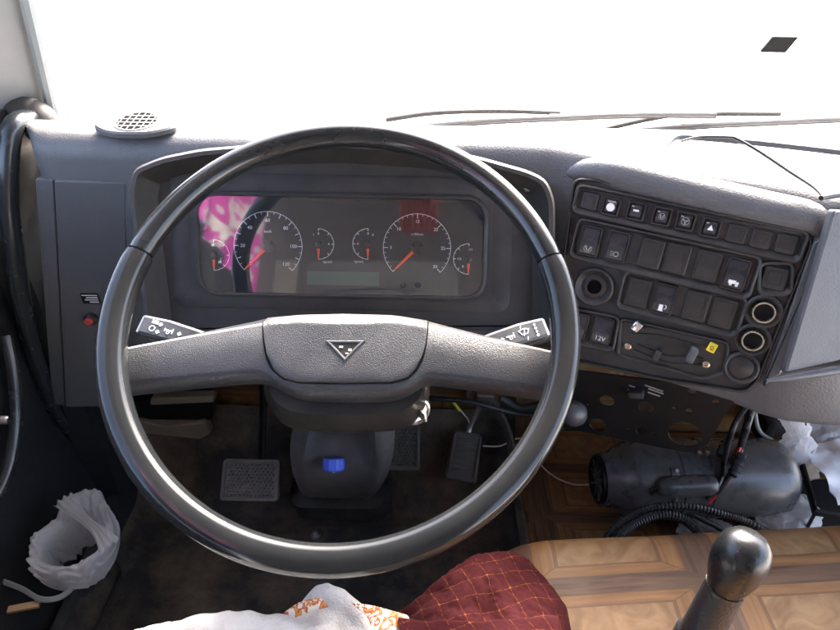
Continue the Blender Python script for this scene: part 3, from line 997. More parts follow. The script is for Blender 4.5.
def lever(x, y, wd, hg, mat, tall, rot=0):
    u, v = CN.px(x, y, PW + tall * .6)
    g = MB(); g.box(CN.mat(u, v, PW + tall / 2, R(rot)), wd, hg, tall, .0022)
    obj('slider_knob', g, mat, ht)
lever(637, 326, .011, .014, 'chrome', .016, -25); lever(657, 355, .008, .016, 'switch_smooth', .014, -12); lever(692, 355, .010, .020, 'dash', .016, -8)
u, v = CN.px(712, 347, PW); g = MB(); g.plate(rrect(.010, .012, .001, 2), .0008, CN.mat(u, v, PW + .0036, R(-12))); st = obj('yellow_sticker', g, 'yellow_paint', ht)
g = MB(); g.ring(CN.mat(u, v, PW + .0036, R(-12)), .0014, .0022); g.box(CN.mat(u, v - .003, PW + .0038, R(-12)), .005, .0008, .0004); obj('sticker_print', g, 'recess', st, smooth=False)
for x, y in ((628, 346), (706, 364)):
    u, v = CN.px(x, y, PW); g = MB(); g.lathe(CN.mat(u, v, PW), [(.0045, 0), (.0045, .0035), (.003, .0045), (.0014, .0045), (.001, .003), (.0001, .003)], 14); obj('screw', g, 'brass', ht)

# padded brow, trim strip beside the console, glove panel and ledge of the passenger side
GP = Frame((.60, .598, .79), (1, 0, 0), (0, math.sin(T_C), math.cos(T_C)))
gpx = [(834, 210), (1000, 217), (1000, 330), (845, 360), (785, 374)]
pts = [GP.px(x, y, .006) for x, y in gpx]
g = MB(); g.plate(rpoly(pts[::-1], .004), .010, GP.mat(0, 0, .006), .002)
obj('glove_panel', g, 'dash', dash, angle=30)
g = MB()
a, b = GP.px(768, 382, .012), GP.px(1000, 345, .012)
g.tube([GP(a[0] + (b[0] - a[0]) * k / 8, a[1] + (b[1] - a[1]) * k / 8, .008) for k in range(9)], [.002, .005, .006, .006, .006, .006, .006, .006, .006], 12)
obj('lower_ledge', g, 'dash_soft', dash)
spx = [(814, 242), (828, 238), (781, 374), (763, 387)]
f = Frame(CN.o, CN.x, CN.y)
pts = [CN.px(x, y, .009) for x, y in spx]
g = MB(); g.plate(rpoly(pts[::-1], .002), .018, CN.mat(0, 0, .009), .0015)
obj('trim_strip', g, 'dash_soft', dash, angle=30)
bp_ = [(520, 182, -.060), (556, 178, -.030), (600, 175, -.0135), (650, 186, -.0115), (700, 198, -.011), (760, 212, -.011), (803, 222, -.012), (826, 230, -.022), (840, 236, -.040)]
g = MB(); g.tube(spline([CN(*CN.px(x, y - 3, w_), w_) for x, y, w_ in bp_], 6), [.004 + .0185 * min(1, k / 15) ** .8 for k in range(49)], 20)
obj('brow_pad', g, 'dash', dash, angle=60)
# raised tray edge on the right dash top
g = MB(); g.tube(spline([atZ(664, 150, ZT + .004), atZ(672, 139, ZT + .004), atZ(690, 137, ZT + .004), atZ(760, 143, ZT + .004), atZ(840, 152, ZT + .004), atZ(900, 160, ZT + .004)], 6), [.0008, .0016, .0024, .0032] + [.0045] * 27, 8)
obj('tray_edge', g, 'dash', dash)
# ================================================================== STEERING WHEEL
E_W = R(57)
WC = V((-.0783, .4825, .7567))
WH = Frame(WC, (1, 0, 0), (0, math.sin(E_W), math.cos(E_W)))
wheel = thing('steering_wheel', 'large black two-spoke steering wheel with triangle emblem on its horn pad', 'steering wheel', WC)
RR, rr = .2215, .0135
def rim_arc(a0, a1, r, n, prof=None, closed_ends=True):
    rows = []
    for k in range(n + 1):
        a = R(a0 + (a1 - a0) * k / n)
        er = V((math.cos(a), math.sin(a)))
        row = []
        for q in range(20):
            b = 2 * math.pi * q / 20
            ox, oz = math.cos(b), math.sin(b)
            if prof:
                e = prof
                den = (abs(ox) ** e + abs(oz) ** e) ** (1 / e)
                ox, oz = ox / den, oz / den
                ox *= 1.02
            end = min(k, n - k)
            rs = r * (1 if end > 1 else (.985 if end == 1 else .95))
            row.append(WH(er.x * (RR + rs * ox), er.y * (RR + rs * ox), rs * oz))
        rows.append(row)
    g = MB(); g.grid(rows, closed_u=True, cap=True)
    return g
obj('upper_rim', rim_arc(18.3, 161.7, .0132, 96), 'rim', wheel, angle=60)
obj('lower_rim', rim_arc(162.4, 377.6, .0138, 140, 2.35), 'rim_low', wheel, angle=60)
g = MB(); rows = []
for k in range(73):
    a = 2 * math.pi * k / 72
    rows.append(WH(math.cos(a) * RR, math.sin(a) * RR, 0))
g.tube(rows[:-1], .0110, 12, closed=True)
obj('rim_core', g, 'black_paint', wheel)
# spokes and hub: sections along u
HW = -.020
top_px = [(100, 352), (118, 350), (150, 343), (205, 330), (258, 318), (265, 316), (300, 312.5), (345, 311.5), (395, 313), (425, 318), (432, 320), (480, 333), (530, 345), (568, 355), (590, 359)]
bot_px = [(100, 392), (130, 387), (200, 379), (250, 374), (266, 375), (278, 383), (300, 391), (345, 393), (392, 392), (412, 385), (424, 376), (440, 377), (490, 384), (555, 394), (590, 398)]
tu = [WH.px(x, y, HW - .012) for x, y in top_px]; bu = [WH.px(x, y, HW) for x, y in bot_px]
tx, ty = [p[0] for p in tu], [p[1] for p in tu]; bx_, by_ = [p[0] for p in bu], [p[1] for p in bu]
def sm(x, xs, ys, s=.010): return sum(interp(x + s * k / 3, xs, ys) * c for k, c in zip(range(-3, 4), (1, 3, 5, 6, 5, 3, 1))) / 24
def spoke_section(u, lift=0.0):
    vt, vb = sm(u, tx, ty), sm(u, bx_, by_)
    h = abs(u) / .2
    w0 = HW + .008 * max(0, h - .4) + lift           # front rises a little towards the rim
    band = .016 * (1 - .55 * min(1, h))
    deep = .030 if abs(u) > .10 else .030 + .028 * (1 - (abs(u) / .10) ** 4)
    c = (vt - band + vb) / 2
    return [WH(u, vt - .004, w0 - deep), WH(u, vt, w0 - .019), WH(u, vt - .0012, w0 - .0165), WH(u, vt - band + .0005, w0 - .0018), WH(u, vt - band - .0022, w0 - .0001),
            WH(u, c, w0 + .0008), WH(u, vb + .006, w0), WH(u, vb + .0015, w0 - .0015), WH(u, vb - .001, w0 - .006), WH(u, vb - .004, w0 - .022), WH(u, vb + .002, w0 - deep)]
us = [-.214 + .428 * k / 130 for k in range(131)]
g = MB(); g.grid([spoke_section(u) for u in us], closed_u=True, cap=True)
hub = obj('hub_and_spokes', g, 'hub', wheel, angle=50)
# horn pad: same skin, 1.6 mm proud, with its own outline
def pad_bounds(u):
    vt, vb = sm(u, tx, ty), None
    return vt
pl_, pr_ = WH.px(263, 320, HW)[0], WH.px(428, 321, HW)[0]
pb_px = [(263, 320), (264.5, 342), (267, 358), (273, 370), (283, 378.5), (298, 382.5), (345, 383.5), (392, 382.5), (408, 378), (417, 369), (423, 357), (426.5, 341), (428, 320)]
pb = [WH.px(x, y, HW) for x, y in pb_px]
pbx, pby = [p[0] for p in pb], [p[1] for p in pb]
pbx[0] -= .0001
rows = []
npad = 60
def hub_surface(u, v):
    """height of the hub skin at u, v"""
    sec = spoke_section(u)
    loc = [((p - WC).dot(WH.y), (p - WC).dot(WH.z)) for p in sec][1:9]
    loc.sort()
    return interp(v, [q[0] for q in loc], [q[1] for q in loc])
for k in range(npad + 1):
    th = math.pi * (1 - k / npad)
    u = (pl_ + pr_) / 2 + (pr_ - pl_) / 2 * math.cos(th)
    vt = sm(u, tx, ty) - .0004; vb = interp(u, pbx, pby)
    vb = min(vb, vt - .001)
    rows.append([WH(u, vt + (vb - vt) * s, hub_surface(u, vt + (vb - vt) * s)) for s in [0, .02, .05, .08, .11, .14, .17, .2, .23, .26, .3, .36, .5, .7, .85, .94, 1]])
def lifted(rows, h):
    return [[p + WH.z * h for p in r] for r in rows]
# gap line first (dark, slightly wider), then the pad with a rounded edge
edge = [r[0] for r in rows] + [r[-1] for r in rows[::-1]]
g = MB(); g.tube([p + WH.z * .0004 for p in edge], .0011, 6, closed=True)
obj('pad_seam', g, 'gap_black', wheel)
g = MB(); top = lifted(rows, .0019)
cu, cv = (pl_ + pr_) / 2, WH.px(345, 350, HW)[1]
def shrink(p, d):
    l = p - WC; u, v, w_ = l.dot(WH.x), l.dot(WH.y), l.dot(WH.z)
    du, dv = cu - u, cv - v; n_ = math.hypot(du, dv)
    return WH(u + du / n_ * d, v + dv / n_ * d, w_)
m_ = len(top[0])
for i in range(len(top)):
    for j in range(m_):
        if i in (0, len(top) - 1) or j in (0, m_ - 1): top[i][j] = shrink(top[i][j], .0012) - WH.z * .0008
low = [[shrink(p, .0004) for p in r] for r in lifted(rows, -.003)]
g.grid(top)
ring_t = [r[0] for r in top] + [r[-1] for r in top[::-1]]; ring_l = [r[0] for r in low] + [r[-1] for r in low[::-1]]
g.grid([ring_l, ring_t], closed_u=True)
pad = obj('horn_pad', g, 'hub', wheel, angle=50)
# triangle emblem: raised frame with recessed plate
ep = [WH.px(x, y, HW) for x, y in ((327, 342), (345, 361), (364, 342))]
etri = [ep[0], ep[1], ep[2]]
ww = hub_surface(etri[1][0], etri[1][1]) + .0022
e3 = lambda o, w_: [WH(x, y, w_) for x, y in o]
g = MB(); g.grid([e3(inset(etri, -.0006), ww - .003), e3(inset(etri, -.0004), ww + .0004), e3(inset(etri, .0003), ww + .0010), e3(inset(etri, .0014), ww + .0008), e3(inset(etri, .0022), ww - .0004)], closed_u=True)
em = obj('triangle_emblem', g, 'dash_soft', pad, smooth=False)
g = MB(); g.plate(inset(etri, .0021), .0008, WH.mat(0, 0, ww + .0001)); obj('emblem_plate', g, 'column', pad)
g = MB()
for (x, y, a_, b_) in ((341, 347, .004, .0022), (350, 350, .0035, .0028), (347, 353.5, .003, .0014)):
    u, v = WH.px(x, y, ww); g.box(WH.mat(u, v, ww + .0003), a_, b_, .0005)
obj('emblem_remains', g, 'dim_ink', pad, smooth=False)

# ================================================================== STEERING COLUMN
col = thing('steering_column', 'dark steering column with pedestal cover under the wheel and two control stalks', 'steering column', (-.08, .78, .0))
def sh(pxs, w_): return [WH.px(x, y, w_) for x, y in pxs]
rows = []
for w_, pxs in ((-.050, [(274, 352), (416, 352), (424, 395), (404, 412), (345, 416), (288, 412), (268, 395)]),
                (-.085, [(270, 345), (420, 345), (432, 395), (412, 428), (345, 432), (284, 428), (262, 395)]),
                (-.150, [(276, 350), (414, 350), (424, 396), (404, 430), (345, 434), (290, 430), (270, 396)]),
                (-.175, [(285, 355), (405, 355), (412, 396), (398, 424), (345, 427), (296, 424), (280, 396)])):
    rows.append([WH(x, y, w_) for x, y in rpoly(sh(pxs, w_)[::-1], .014, 4)])
g = MB(); g.grid(rows, closed_u=True, cap=True)
obj('upper_shroud', g, 'column', col, angle=50)
# pedestal cover: broad moulding from the floor up to the shroud, hollowed in the upper middle
def ped_row(z, hw, yf, yb, dish, rnd=.03):
    r_ = []
    xs = -.112 - .045 * min(1, (.46 - z) / .35)
    for k in range(25):
        s_ = -1 + 2 * k / 24
        x = hw * s_
        rr_ = 0 if abs(s_) < .72 else ((abs(s_) - .72) / .28) ** 2 * rnd
        dd = dish * max(0, 1 - (s_ / .62) ** 2) ** .7 if abs(s_) < .62 else 0
        r_.append(V((xs + x, yf + rr_ + dd, z)))
    r_ += [V((xs + hw * 1.02, yb, z)), V((xs - hw * 1.02, yb, z))]
    return r_
bz = [(.46, .070, .640, .86, .07), (.40, .080, .655, .87, .075), (.36, .086, .668, .88, .070), (.325, .089, .680, .885, .045), (.30, .090, .688, .89, .015), (.28, .0905, .694, .89, 0), (.22, .089, .712, .90, 0), (.16, .084, .738, .90, 0), (.125, .078, .758, .90, 0), (.11, .073, .772, .90, 0)]
g = MB(); g.grid([ped_row(*b) for b in bz], closed_u=True, cap=True)
ped = obj('pedestal_cover', g, 'pedestal', col, angle=50)
g = MB(); rows = [ped_row(.112, .098, .745, .93, 0), ped_row(.085, .100, .758, .94, 0), ped_row(.06, .103, .775, .95, 0), ped_row(.02, .105, .785, .95, 0)]
g.grid(rows, closed_u=True, cap=True)
obj('pedestal_skirt', g, 'rubber', col, angle=50)
# blue adjusting knob
kp = onp(335, 462, (0, .690, .29), V((0, -.8, .6)))
km = M.Translation(kp + V((0, -.012, .006))) @ V((0, -.62, -.75)).to_track_quat('Z', 'Y').to_matrix().to_4x4()
g = MB(); prof = []
rows = []
for r_, z_ in ((.0170, -.012), (.0180, .000), (.0180, .006), (.0155, .0090), (.006, .0090), (.0055, .0075), (.0003, .0075)):
    rows.append([km @ V(((r_ + (.0009 if (k % 2 and r_ > .0145) else 0)) * math.cos(math.pi * k / 18), (r_ + (.0009 if (k % 2 and r_ > .0145) else 0)) * math.sin(math.pi * k / 18), z_)) for k in range(36)])
g.grid(rows, closed_u=True, cap=True)
kb = obj('adjuster_knob', g, 'blue_plastic', col, angle=25)
g = MB(); g.lathe(km, [(.0035, .007), (.0035, .012), (.0015, .0135), (.0002, .0135)], 10); obj('knob_screw', g, 'steel', kb)
# ignition lock on the right side of the shroud
ip = WH(*WH.px(413, 408, -.09), -.09)
im = M.Translation(ip) @ V((.45, -.75, .25)).to_track_quat('Z', 'Y').to_matrix().to_4x4()
g = MB(); g.lathe(im, [(.017, -.05), (.018, .0), (.0175, .008), (.0145, .010), (.0125, .007)], 22); ig = obj('ignition_lock', g, 'column', col)
g = MB(); g.lathe(im, [(.0148, .006), (.0148, .0115), (.0125, .0125), (.0115, .010), (.0003, .009)], 22); obj('lock_face', g, 'steel', ig)
g = MB(); g.box(im @ M.Translation((0, 0, .018)), .003, .010, .020, .001); obj('key_blade', g, 'steel', ig)

def stalk(nm, tip_px, in_px, lab, icons):
    wq = -.075
    a, b = WH.px(*tip_px, wq), WH.px(*in_px, wq)
    d = V((b[0] - a[0], b[1] - a[1])); ln = d.length; an = math.atan2(d.y, d.x)
    sgn = 1 if d.x > 0 else -1
    f = WH.mat(a[0], a[1], wq, an if sgn > 0 else an + math.pi)
    # local x runs from tip to column for the left stalk (mirrored for the right one)
    rows = []
    for s_, h1, h0 in ((0, .0120, -.0095), (.25, .0135, -.0095), (.55, .0115, -.0085), (.8, .0085, -.0070), (1.0, .0060, -.0060), (1.5, .0060, -.006)):
        x = sgn * ln * s_
        prof = [(h0, -.010), (h0 - .0006, .003), (h0 + .002, .0055), (h1 - .003, .0055), (h1, .003), (h1 + .0004, -.010)]
        rows.append([f @ V((x, y, z)) for y, z in prof])
    g = MB(); g.grid(rows, closed_u=True, cap=True)
    st = obj(nm, g, 'stalk', col, angle=30)
    if lab: st['label'] = lab
    g = MB(); g.grid([[f @ V((-sgn * .0032, y, z)) for y, z in ((-.0085, -.009), (-.0085, .003), (.0100, .003), (.0110, -.009))], [f @ V((sgn * .0002, y, z)) for y, z in ((-.0098, -.010), (-.0094, .0052), (.0118, .0052), (.0124, -.010))]], closed_u=True, cap=True)
    obj('stalk_end', g, 'stalk_edge', st, smooth=False)
    g = MB(); h = .0004; Z = .0058
    rot = M.Identity(4)
    def B(x, y, a_, b_, r_=0): g.box(f @ M.Translation((sgn * x, y, Z)) @ M.Rotation(R(r_ * sgn), 4, 'Z'), a_, b_, h)
    def Rg(x, y, r0, r1, a0, a1): g.ring(f @ M.Translation((sgn * x, y, Z)), r0, r1, a0 if sgn > 0 else 180 - a0, a1 if sgn > 0 else 180 - a1, h, 12)
    def arrow(x, y, dr, s=.0028):
        m = f @ M.Translation((sgn * x, y, Z)) @ M.Rotation(R(dr), 4, 'Z')
        o = [(-.5, -.45), (.1, -.45), (.1, -1.0), (1.1, 0), (.1, 1.0), (.1, .45), (-.5, .45)]
        o = [(p * s, q * s) for p, q in o]; i = inset(o, s * .24)
        fr = lambda o_, z_: [m @ V((p, q, z_)) for p, q in o_]
        g.grid([fr(o, 0), fr(o, h), fr(i, h), fr(i, 0)], closed_u=True, closed_v=True)
    if icons == 'lights':
        Rg(.014, -.0012, .0026, .0034, 0, 360); [B(.0145, .0050 + .0016 * k, .0075, .0008) for k in range(3)]
        arrow(.0215, .0048, 90); arrow(.0215, -.0030, -90)
        B(.0325, .0012, .0085, .0014); Rg(.0325, -.0012, .0012, .0020, 0, 360); B(.0372, .0012, .0012, .0060); B(.0282, .0012, .0010, .0034)
        arrow(.0450, .0004, 0)
    else:
        for k in range(4): Rg(.0105 + 0, .0062 - .0042 * k, .0007 + .0002 * (k % 2), .0013 + .0002 * (k % 2), 0, 360)
        Rg(.024, -.0040, .0085, .0095, 55, 125); Rg(.024, -.0040, .0026, .0034, 55, 125)
        B(.0195, .0012, .0009, .0065, 32); B(.0285, .0012, .0009, .0065, -32); B(.0240, .0008, .0009, .0085, 20); B(.0225, -.0068, .0008, .0040, 20); B(.0262, .0078, .0008, .0030, 25)
        B(.0405, .0010, .0090, .0013); Rg(.0405, -.0014, .0012, .0020, 0, 360); B(.0362, .0010, .0012, .0060)
        arrow(.0495, -.0004, 180)
    obj('symbols', g, 'white_ink', st, smooth=False)
    return st
stalk('light_stalk', (143, 326), (240, 352), 'left stalk with headlamp, horn and arrow symbols', 'lights')
stalk('wiper_stalk', (544, 329), (450, 356), 'right stalk with wiper, horn and arrow symbols', 'wipers')
# ================================================================== FOOTWELL
t = thing('floor_mat', 'dirty black ribbed rubber mat covering the driver footwell', 'mat', (-.19, .4, .004))
def mat_z(y):
    if y < .80: return .006
    s_ = (y - .80) / .14
    return .006 + .21 * s_ ** 1.35
ys = []
y = -.35
while y < .938:
    ys.append(y); y += .006 if y > .35 else .05
xs = [-.60 + .800 * k / 26 for k in range(27)]
rows = []
for i, y in enumerate(ys):
    rib = .0010 if (i % 3 == 0) else 0
    rows.append([V((x, y, mat_z(y) + rib + .006 * noise.noise(V((x * 5, y * 5, 1.3))) + .10 * max(0, (x - .165) / .035) ** 2 + .05 * max(0, (-.57 - x) / .03) ** 2)) for x in xs])
rows2 = [[p - V((0, 0, .012)) for p in r] for r in rows]
g = MB(); g.grid(rows); g.grid(rows2, flip=True)
obj('sheet', g, 'mat_rubber', t, angle=60)
g = MB()
g.tube(spline([V((.205, .42, .125)), V((.200, .6, .128)), V((.197, .78, .14)), V((.185, .86, .20)), V((.150, .915, .24)), (.10, .93, .25)], 8), .010, 8, flat=.6)
obj('edge_bead', g, 'mat_rubber', t)
# fixing screw on the mat in front of the column
p = atZ(316, 534, .012)
g = MB(); g.lathe(M.Translation(p), [(.012, -.004), (.011, .001), (.006, .002), (.0055, .006), (.0035, .008), (.0003, .008)], 14)
tag(obj('floor_screw', g, 'steel'), 'shiny floor screw on the mat in front of the steering column', 'screw')

def pedal_frame(x, y, z, el=50, rot=0.0):
    p = atZ(x, y, z)
    f = Frame(p, (math.cos(R(rot)), 0, 0) if not rot else (math.cos(R(rot)), math.sin(R(rot)) * math.sin(R(el)), math.sin(R(rot)) * math.cos(R(el))), (-math.sin(R(rot)), math.sin(R(el)) * math.cos(R(rot)), math.cos(R(el)) * math.cos(R(rot))))
    return f
def knurl_pedal(nm, label, pc, hw_px, hh_px, z, armx):
    f = pedal_frame(*pc, z)
    a = f.px(pc[0] + hw_px, pc[1]); b = f.px(pc[0], pc[1] - hh_px)
    hw, hh = a[0], b[1]
    t = thing(nm, label, 'pedal', f.o)
    g = MB(); g.plate(rrect(hw * 2, hh * 2, .008, 4), .012, f.mat(), .003)
    obj('pad', g, 'pedal_rubber', t)
    o = rrect(hw * 2 - .002, hh * 2 - .002, .007, 4)
    fr = lambda o_, z_: [f(x, y, z_) for x, y in o_]
    g = MB(); g.grid([fr(o, -.001), fr(o, .003), fr(inset(o, .003), .0035), fr(inset(o, .006), .003), fr(inset(o, .007), -.001)], closed_u=True)
    obj('pad_border', g, 'pedal_rubber', t)
    g = MB(); st = .0078
    nx, ny = int((hw * 2 - .02) / st), int((hh * 2 - .02) / (st * .8))
    for j in range(ny + 1):
        for i in range(nx + 1 - j % 2):
            x = (i + .5 * (j % 2) - nx / 2) * st; y = (j - ny / 2) * st * .8
            r_ = .0033
            g.add([f(x - r_, y, 0), f(x, y - r_ * .8, 0), f(x + r_, y, 0), f(x, y + r_ * .8, 0), f(x, y, .0032)], [(0, 1, 4), (1, 2, 4), (2, 3, 4), (3, 0, 4)])
    k = obj('tread_studs', g, 'pedal_rubber', t, smooth=False); k['kind'] = 'stuff'
    g = MB(); g.tube(spline([f(armx, hh * .2, -.014), f(armx, hh * 1.1, -.03), V((f.o.x + armx, .90, .30)), V((f.o.x + armx, .90, .46))], 6), .009, 8, flat=.6)
    obj('arm', g, 'black_paint', t)
    return t
knurl_pedal('clutch_pedal', 'grey rubber pedal pad left of the steering column', (250.5, 480), 29, 21, .17, .01)
knurl_pedal('brake_pedal', 'rubber pedal pad half hidden right of the column cover', (394, 447), 26, 23, .17, .0)
f = pedal_frame(464.5, 457, .15, 42, -9)
t = thing('accelerator_pedal', 'narrow ribbed accelerator pedal beside the brake pedal', 'pedal', f.o)
hw, hh = f.px(481, 457)[0], f.px(464.5, 432)[1]
g = MB(); g.plate(rpoly([(-hw, -hh), (hw, -hh), (hw * .86, hh), (-hw * .86, hh)], .008), .014, f.mat(), .003); obj('pad', g, 'pedal_rubber', t)
for k in range(6):
    g = MB(); g.box(f.mat(0, hh * (.70 - .25 * k), .002), hw * 1.15, .006, .006, .002); obj('rib', g, 'pedal_rubber', t)
for s_ in (-1, 1):
    g = MB(); g.box(f.mat(s_ * hw * .80, hh * .05, .0018), .005, hh * 1.7, .005, .0015); obj('side_rib', g, 'pedal_rubber', t)
g = MB(); g.tube(spline([f(0, hh * .8, -.012), f(.004, hh * 1.25, -.012), f(.012, hh * 1.9, .0), f(.02, hh * 2.6, .02)], 6), .006, 8); obj('arm', g, 'steel', t)
g = MB(); g.box(M.Translation(f(.02, hh * 2.5, .015)), .035, .02, .03, .004); obj('pivot_block', g, 'steel', t)

# bits of the pedal mechanism under the left dash
t = thing('pedal_bracket', 'dusty beige pedal bracket under the dash behind the left wheel spoke', 'bracket', atY(150, 425, .90))
def slab(nm, pxs, Y, th, mat, r=.006):
    fr = Frame((0, Y, 0), (1, 0, 0), (0, 0, 1))
    g = MB(); g.plate(rpoly([fr.px(*p) for p in pxs][::-1], r), th, fr.mat(), .003)
    return obj(nm, g, mat, t, angle=30)
slab('beige_block', [(80, 373), (104, 371), (108, 402), (82, 406)], .84, .03, 'beige')
slab('beige_lever', [(92, 421), (140, 421), (165, 427), (205, 422), (211, 434), (200, 440), (160, 436), (120, 431), (92, 428)], .88, .02, 'beige')
slab('dark_housing', [(86, 404), (140, 400), (212, 404), (212, 421), (90, 420)], .89, .03, 'black_paint')
slab('linkage', [(150, 399), (214, 397), (214, 403), (150, 406)], .87, .02, 'beige')

# black side box on the floor edge by the door, strap and strip in the corner
t = thing('door_sill_box', 'dark moulded sill trim between the door and the floor mat', 'sill', (-.61, .5, .0))
rows = []
for y in [-.3 + .06 * k for k in range(21)]:
    hgt = .05 + .05 * max(0, (y - .55) / .35)
    rows.append([V((-.635, y, -.01)), V((-.632, y, hgt)), V((-.622, y, hgt + .012)), V((-.604, y, hgt + .010)), V((-.592, y, hgt - .012)), V((-.588, y, -.01))])
g = MB(); g.grid(rows, closed_u=True, cap=True); obj('moulding', g, 'door_black', t)
t = thing('door_pocket', 'black open pocket low on the door holding the white bag', 'pocket', (-.60, .55, .1))
pz = .14
def pk(x, y): return atZ(x, y, pz)
c0, c1, c2, c3 = V((-.650, .40, pz)), V((-.575, .42, pz - .01)), V((-.575, .66, pz - .01)), V((-.650, .70, pz))
for a, b in ((c0, c1), (c1, c2), (c2, c3)):
    dn = V((.004, 0, -.11)); n_ = (b - a).cross(V((0, 0, 1))).normalized() * .004
    g = MB(); g.grid([[a + dn, a, b, b + dn], [a + dn + n_, a + n_, b + n_, b + dn + n_]], closed_v=True, closed_u=True); obj('side', g, 'door_black', t, smooth=False)
g = MB(); g.tube(spline([atZ(-10, 577, .20), atZ(20, 588, .20), atZ(40, 599, .20), atZ(58, 598, .20), atZ(70, 590, .20), atZ(76, 580, .19)], 6), .0045, 8, flat=.6)
tag(obj('grey_strap', g, 'seal'), 'thin grey strap curving below the white bag in the lower left corner', 'strap')
p = atZ(24, 607, .19)
g = MB(); g.box(M.Translation(p) @ M.Rotation(R(14), 4, 'Z'), .045, .011, .006, .001)
tag(obj('wooden_strip', g, 'wood_strip'), 'short tan wooden strip in the lower left corner under the strap', 'strip')

# ------------------------------------------------------------------ crumpled polythene
def fold(p, s, seed): return noise.turbulence(p * s + V((seed, seed * 1.7, seed * .3)), 4, True, noise_basis='PERLIN_ORIGINAL', amplitude_scale=.55, frequency_scale=2.0) - .55
t = thing('carrier_bag', 'crumpled white plastic bag hung open in the door pocket at lower left', 'bag', atZ(73, 545, .16))
bc = atZ(74, 543, .235)
ax, ay = (atZ(111, 545, .235) - bc).length, (atZ(74, 514, .235) - bc).length
prof = [(.60, -.07), (.62, -.055), (.64, -.04), (.66, -.022), (.68, -.010), (.71, .0), (.78, .008), (.86, .012), (.94, .008), (.99, -.002), (1.0, -.014), (.98, -.028), (.93, -.042)]
rows = []; nth = 140; nsub = 4
fine = []
for (a, b) in zip(prof, prof[1:]):
    for q in range(nsub): fine.append((a[0] + (b[0] - a[0]) * q / nsub, a[1] + (b[1] - a[1]) * q / nsub))
fine.append(prof[-1])
for i_, (rs, dz) in enumerate(fine):
    row = []; s_ = i_ / (len(fine) - 1)
    for k in range(nth):
        a = 2 * math.pi * k / nth
        ca, sa = math.cos(a), math.sin(a)
        big = noise.noise(V((ca * 1.3, sa * 1.3, 2.2))) ; ph = 3.0 * noise.noise(V((ca * 1.8, sa * 1.8, 7.1)))
        tang = math.sin(s_ * 46 + ph * 2.5 + a * 2) * (.5 + .5 * noise.noise(V((ca * 2, sa * 2, s_ * 3))))
        rad = math.sin(a * 21 + 5 * noise.noise(V((ca, sa, s_ * 2)))) * max(0, noise.noise(V((ca * 2.5, sa * 2.5, 4 + s_))))
        up_ = max(0, math.sin(a + .1)) ** 1.5 * max(0, s_ - .40) / .60
        k_ = 1 + .16 * big + .035 * tang + .05 * rad + .42 * up_
        p = V((ca * ax * rs * k_ * (1 - .25 * up_), sa * ay * rs * k_, dz + .006 * tang + .010 * rad + .018 * big + up_ * .075 * (1 - s_ * .5)))
        row.append(bc + p)
    rows.append(row)
g = MB(); g.grid(rows, closed_u=True)
obj('body', g, 'film', t, angle=180)
rows = []
base = spline([atZ(64, 500, .262), atZ(76, 512, .262), atZ(88, 522, .258), atZ(100, 533, .254), atZ(110, 548, .245)], 10)
for i_, c_ in enumerate(base):
    s_ = i_ / (len(base) - 1)
    row = []
    for j in range(17):
        q = j / 16 - .5
        wd = .030 * (1 - .6 * math.sin(math.pi * s_))
        row.append(c_ + V((q * wd * .7, q * wd, .004 * math.sin(q * 22 + s_ * 4) + .006 * (1 - 4 * q * q))))
    rows.append(row)
g = MB(); g.grid(rows); obj('handle', g, 'film', t, angle=180)

def crumple(name, label, centre, size, seed, mat='film', rot=0.0, sub=5, amp=.42, cat='bag'):
    """thin stuff screwed up into sharp facets: ridges between cells, a few soft lobes"""
    bm = bmesh.new(); bmesh.ops.create_icosphere(bm, subdivisions=sub, radius=1)
    for v in bm.verts:
        n_ = v.co.normalized()
        d1 = noise.voronoi(n_ * 1.7 + V((seed, 0, seed)))[0]; d2 = noise.voronoi(n_ * 4.1 + V((0, seed, seed)))[0]
        lob = noise.noise(n_ * 1.3 + V((seed, seed, 0)))
        v.co = n_ * (.82 + amp * .9 * lob + amp * .55 * d1[0] - amp * .25 * (d1[1] - d1[0]) + amp * .35 * (d2[0] - .3))
    g = MB(); g.from_bm(bm, M.Translation(centre) @ M.Rotation(rot, 4, 'Z') @ M.Diagonal((*size, 1)))
    return tag(obj(name, g, mat, angle=60), label, cat)

# ================================================================== CENTRE: bracket, heater, hoses, bags
BR = Frame(CN(.0, -.115, -.012), CN.x, (0, 0, 1))
t = thing('perforated_bracket', 'black sheet metal bracket with round holes hanging below the switch console', 'bracket', BR.o)
holes = [(607, 401, 15.5, 'o'), (646, 407, 16.5, 'o'), (598, 425, 18, 'o'), (641, 431, 11, 'o'), (629, 429, 4.2, 'o'), (654, 433.5, 4.2, 'o'), (674, 408.5, 4.6, 'o'), (689, 411, 7.6, 'o'), (685, 434.5, 38, 'o'), (716, 402, 7.5, 'o'), (692, 392, 9, 'o'), (588, 405, 3, 'o')]
bo = rpoly([BR.px(x, y) for x, y in [(560, 368), (742, 392), (728, 410), (707, 446), (690, 453), (668, 449), (560, 427)]][::-1], [.004, .012, .02, .02, .01, .004, .004], 5)
bm = bmesh.new()
def loop(pts):
    vs = [bm.verts.new((x, y, 0)) for x, y in pts]
    return [bm.edges.new((vs[i], vs[(i + 1) % len(vs)])) for i in range(len(vs))]
ed = loop(bo)
for x, y, d_, _ in holes:
    c = BR.px(x, y); r_ = (BR.px(x + d_ / 2, y)[0] - BR.px(x - d_ / 2, y)[0]) / 2
    ed += loop(circ(r_, 24 if d_ > 6 else 12, *c))
bmesh.ops.triangle_fill(bm, edges=ed, use_beauty=True)
fs = list(bm.faces)
ext = bmesh.ops.extrude_face_region(bm, geom=fs)
bmesh.ops.translate(bm, vec=(0, 0, -.002), verts=[e for e in ext['geom'] if isinstance(e, bmesh.types.BMVert)])
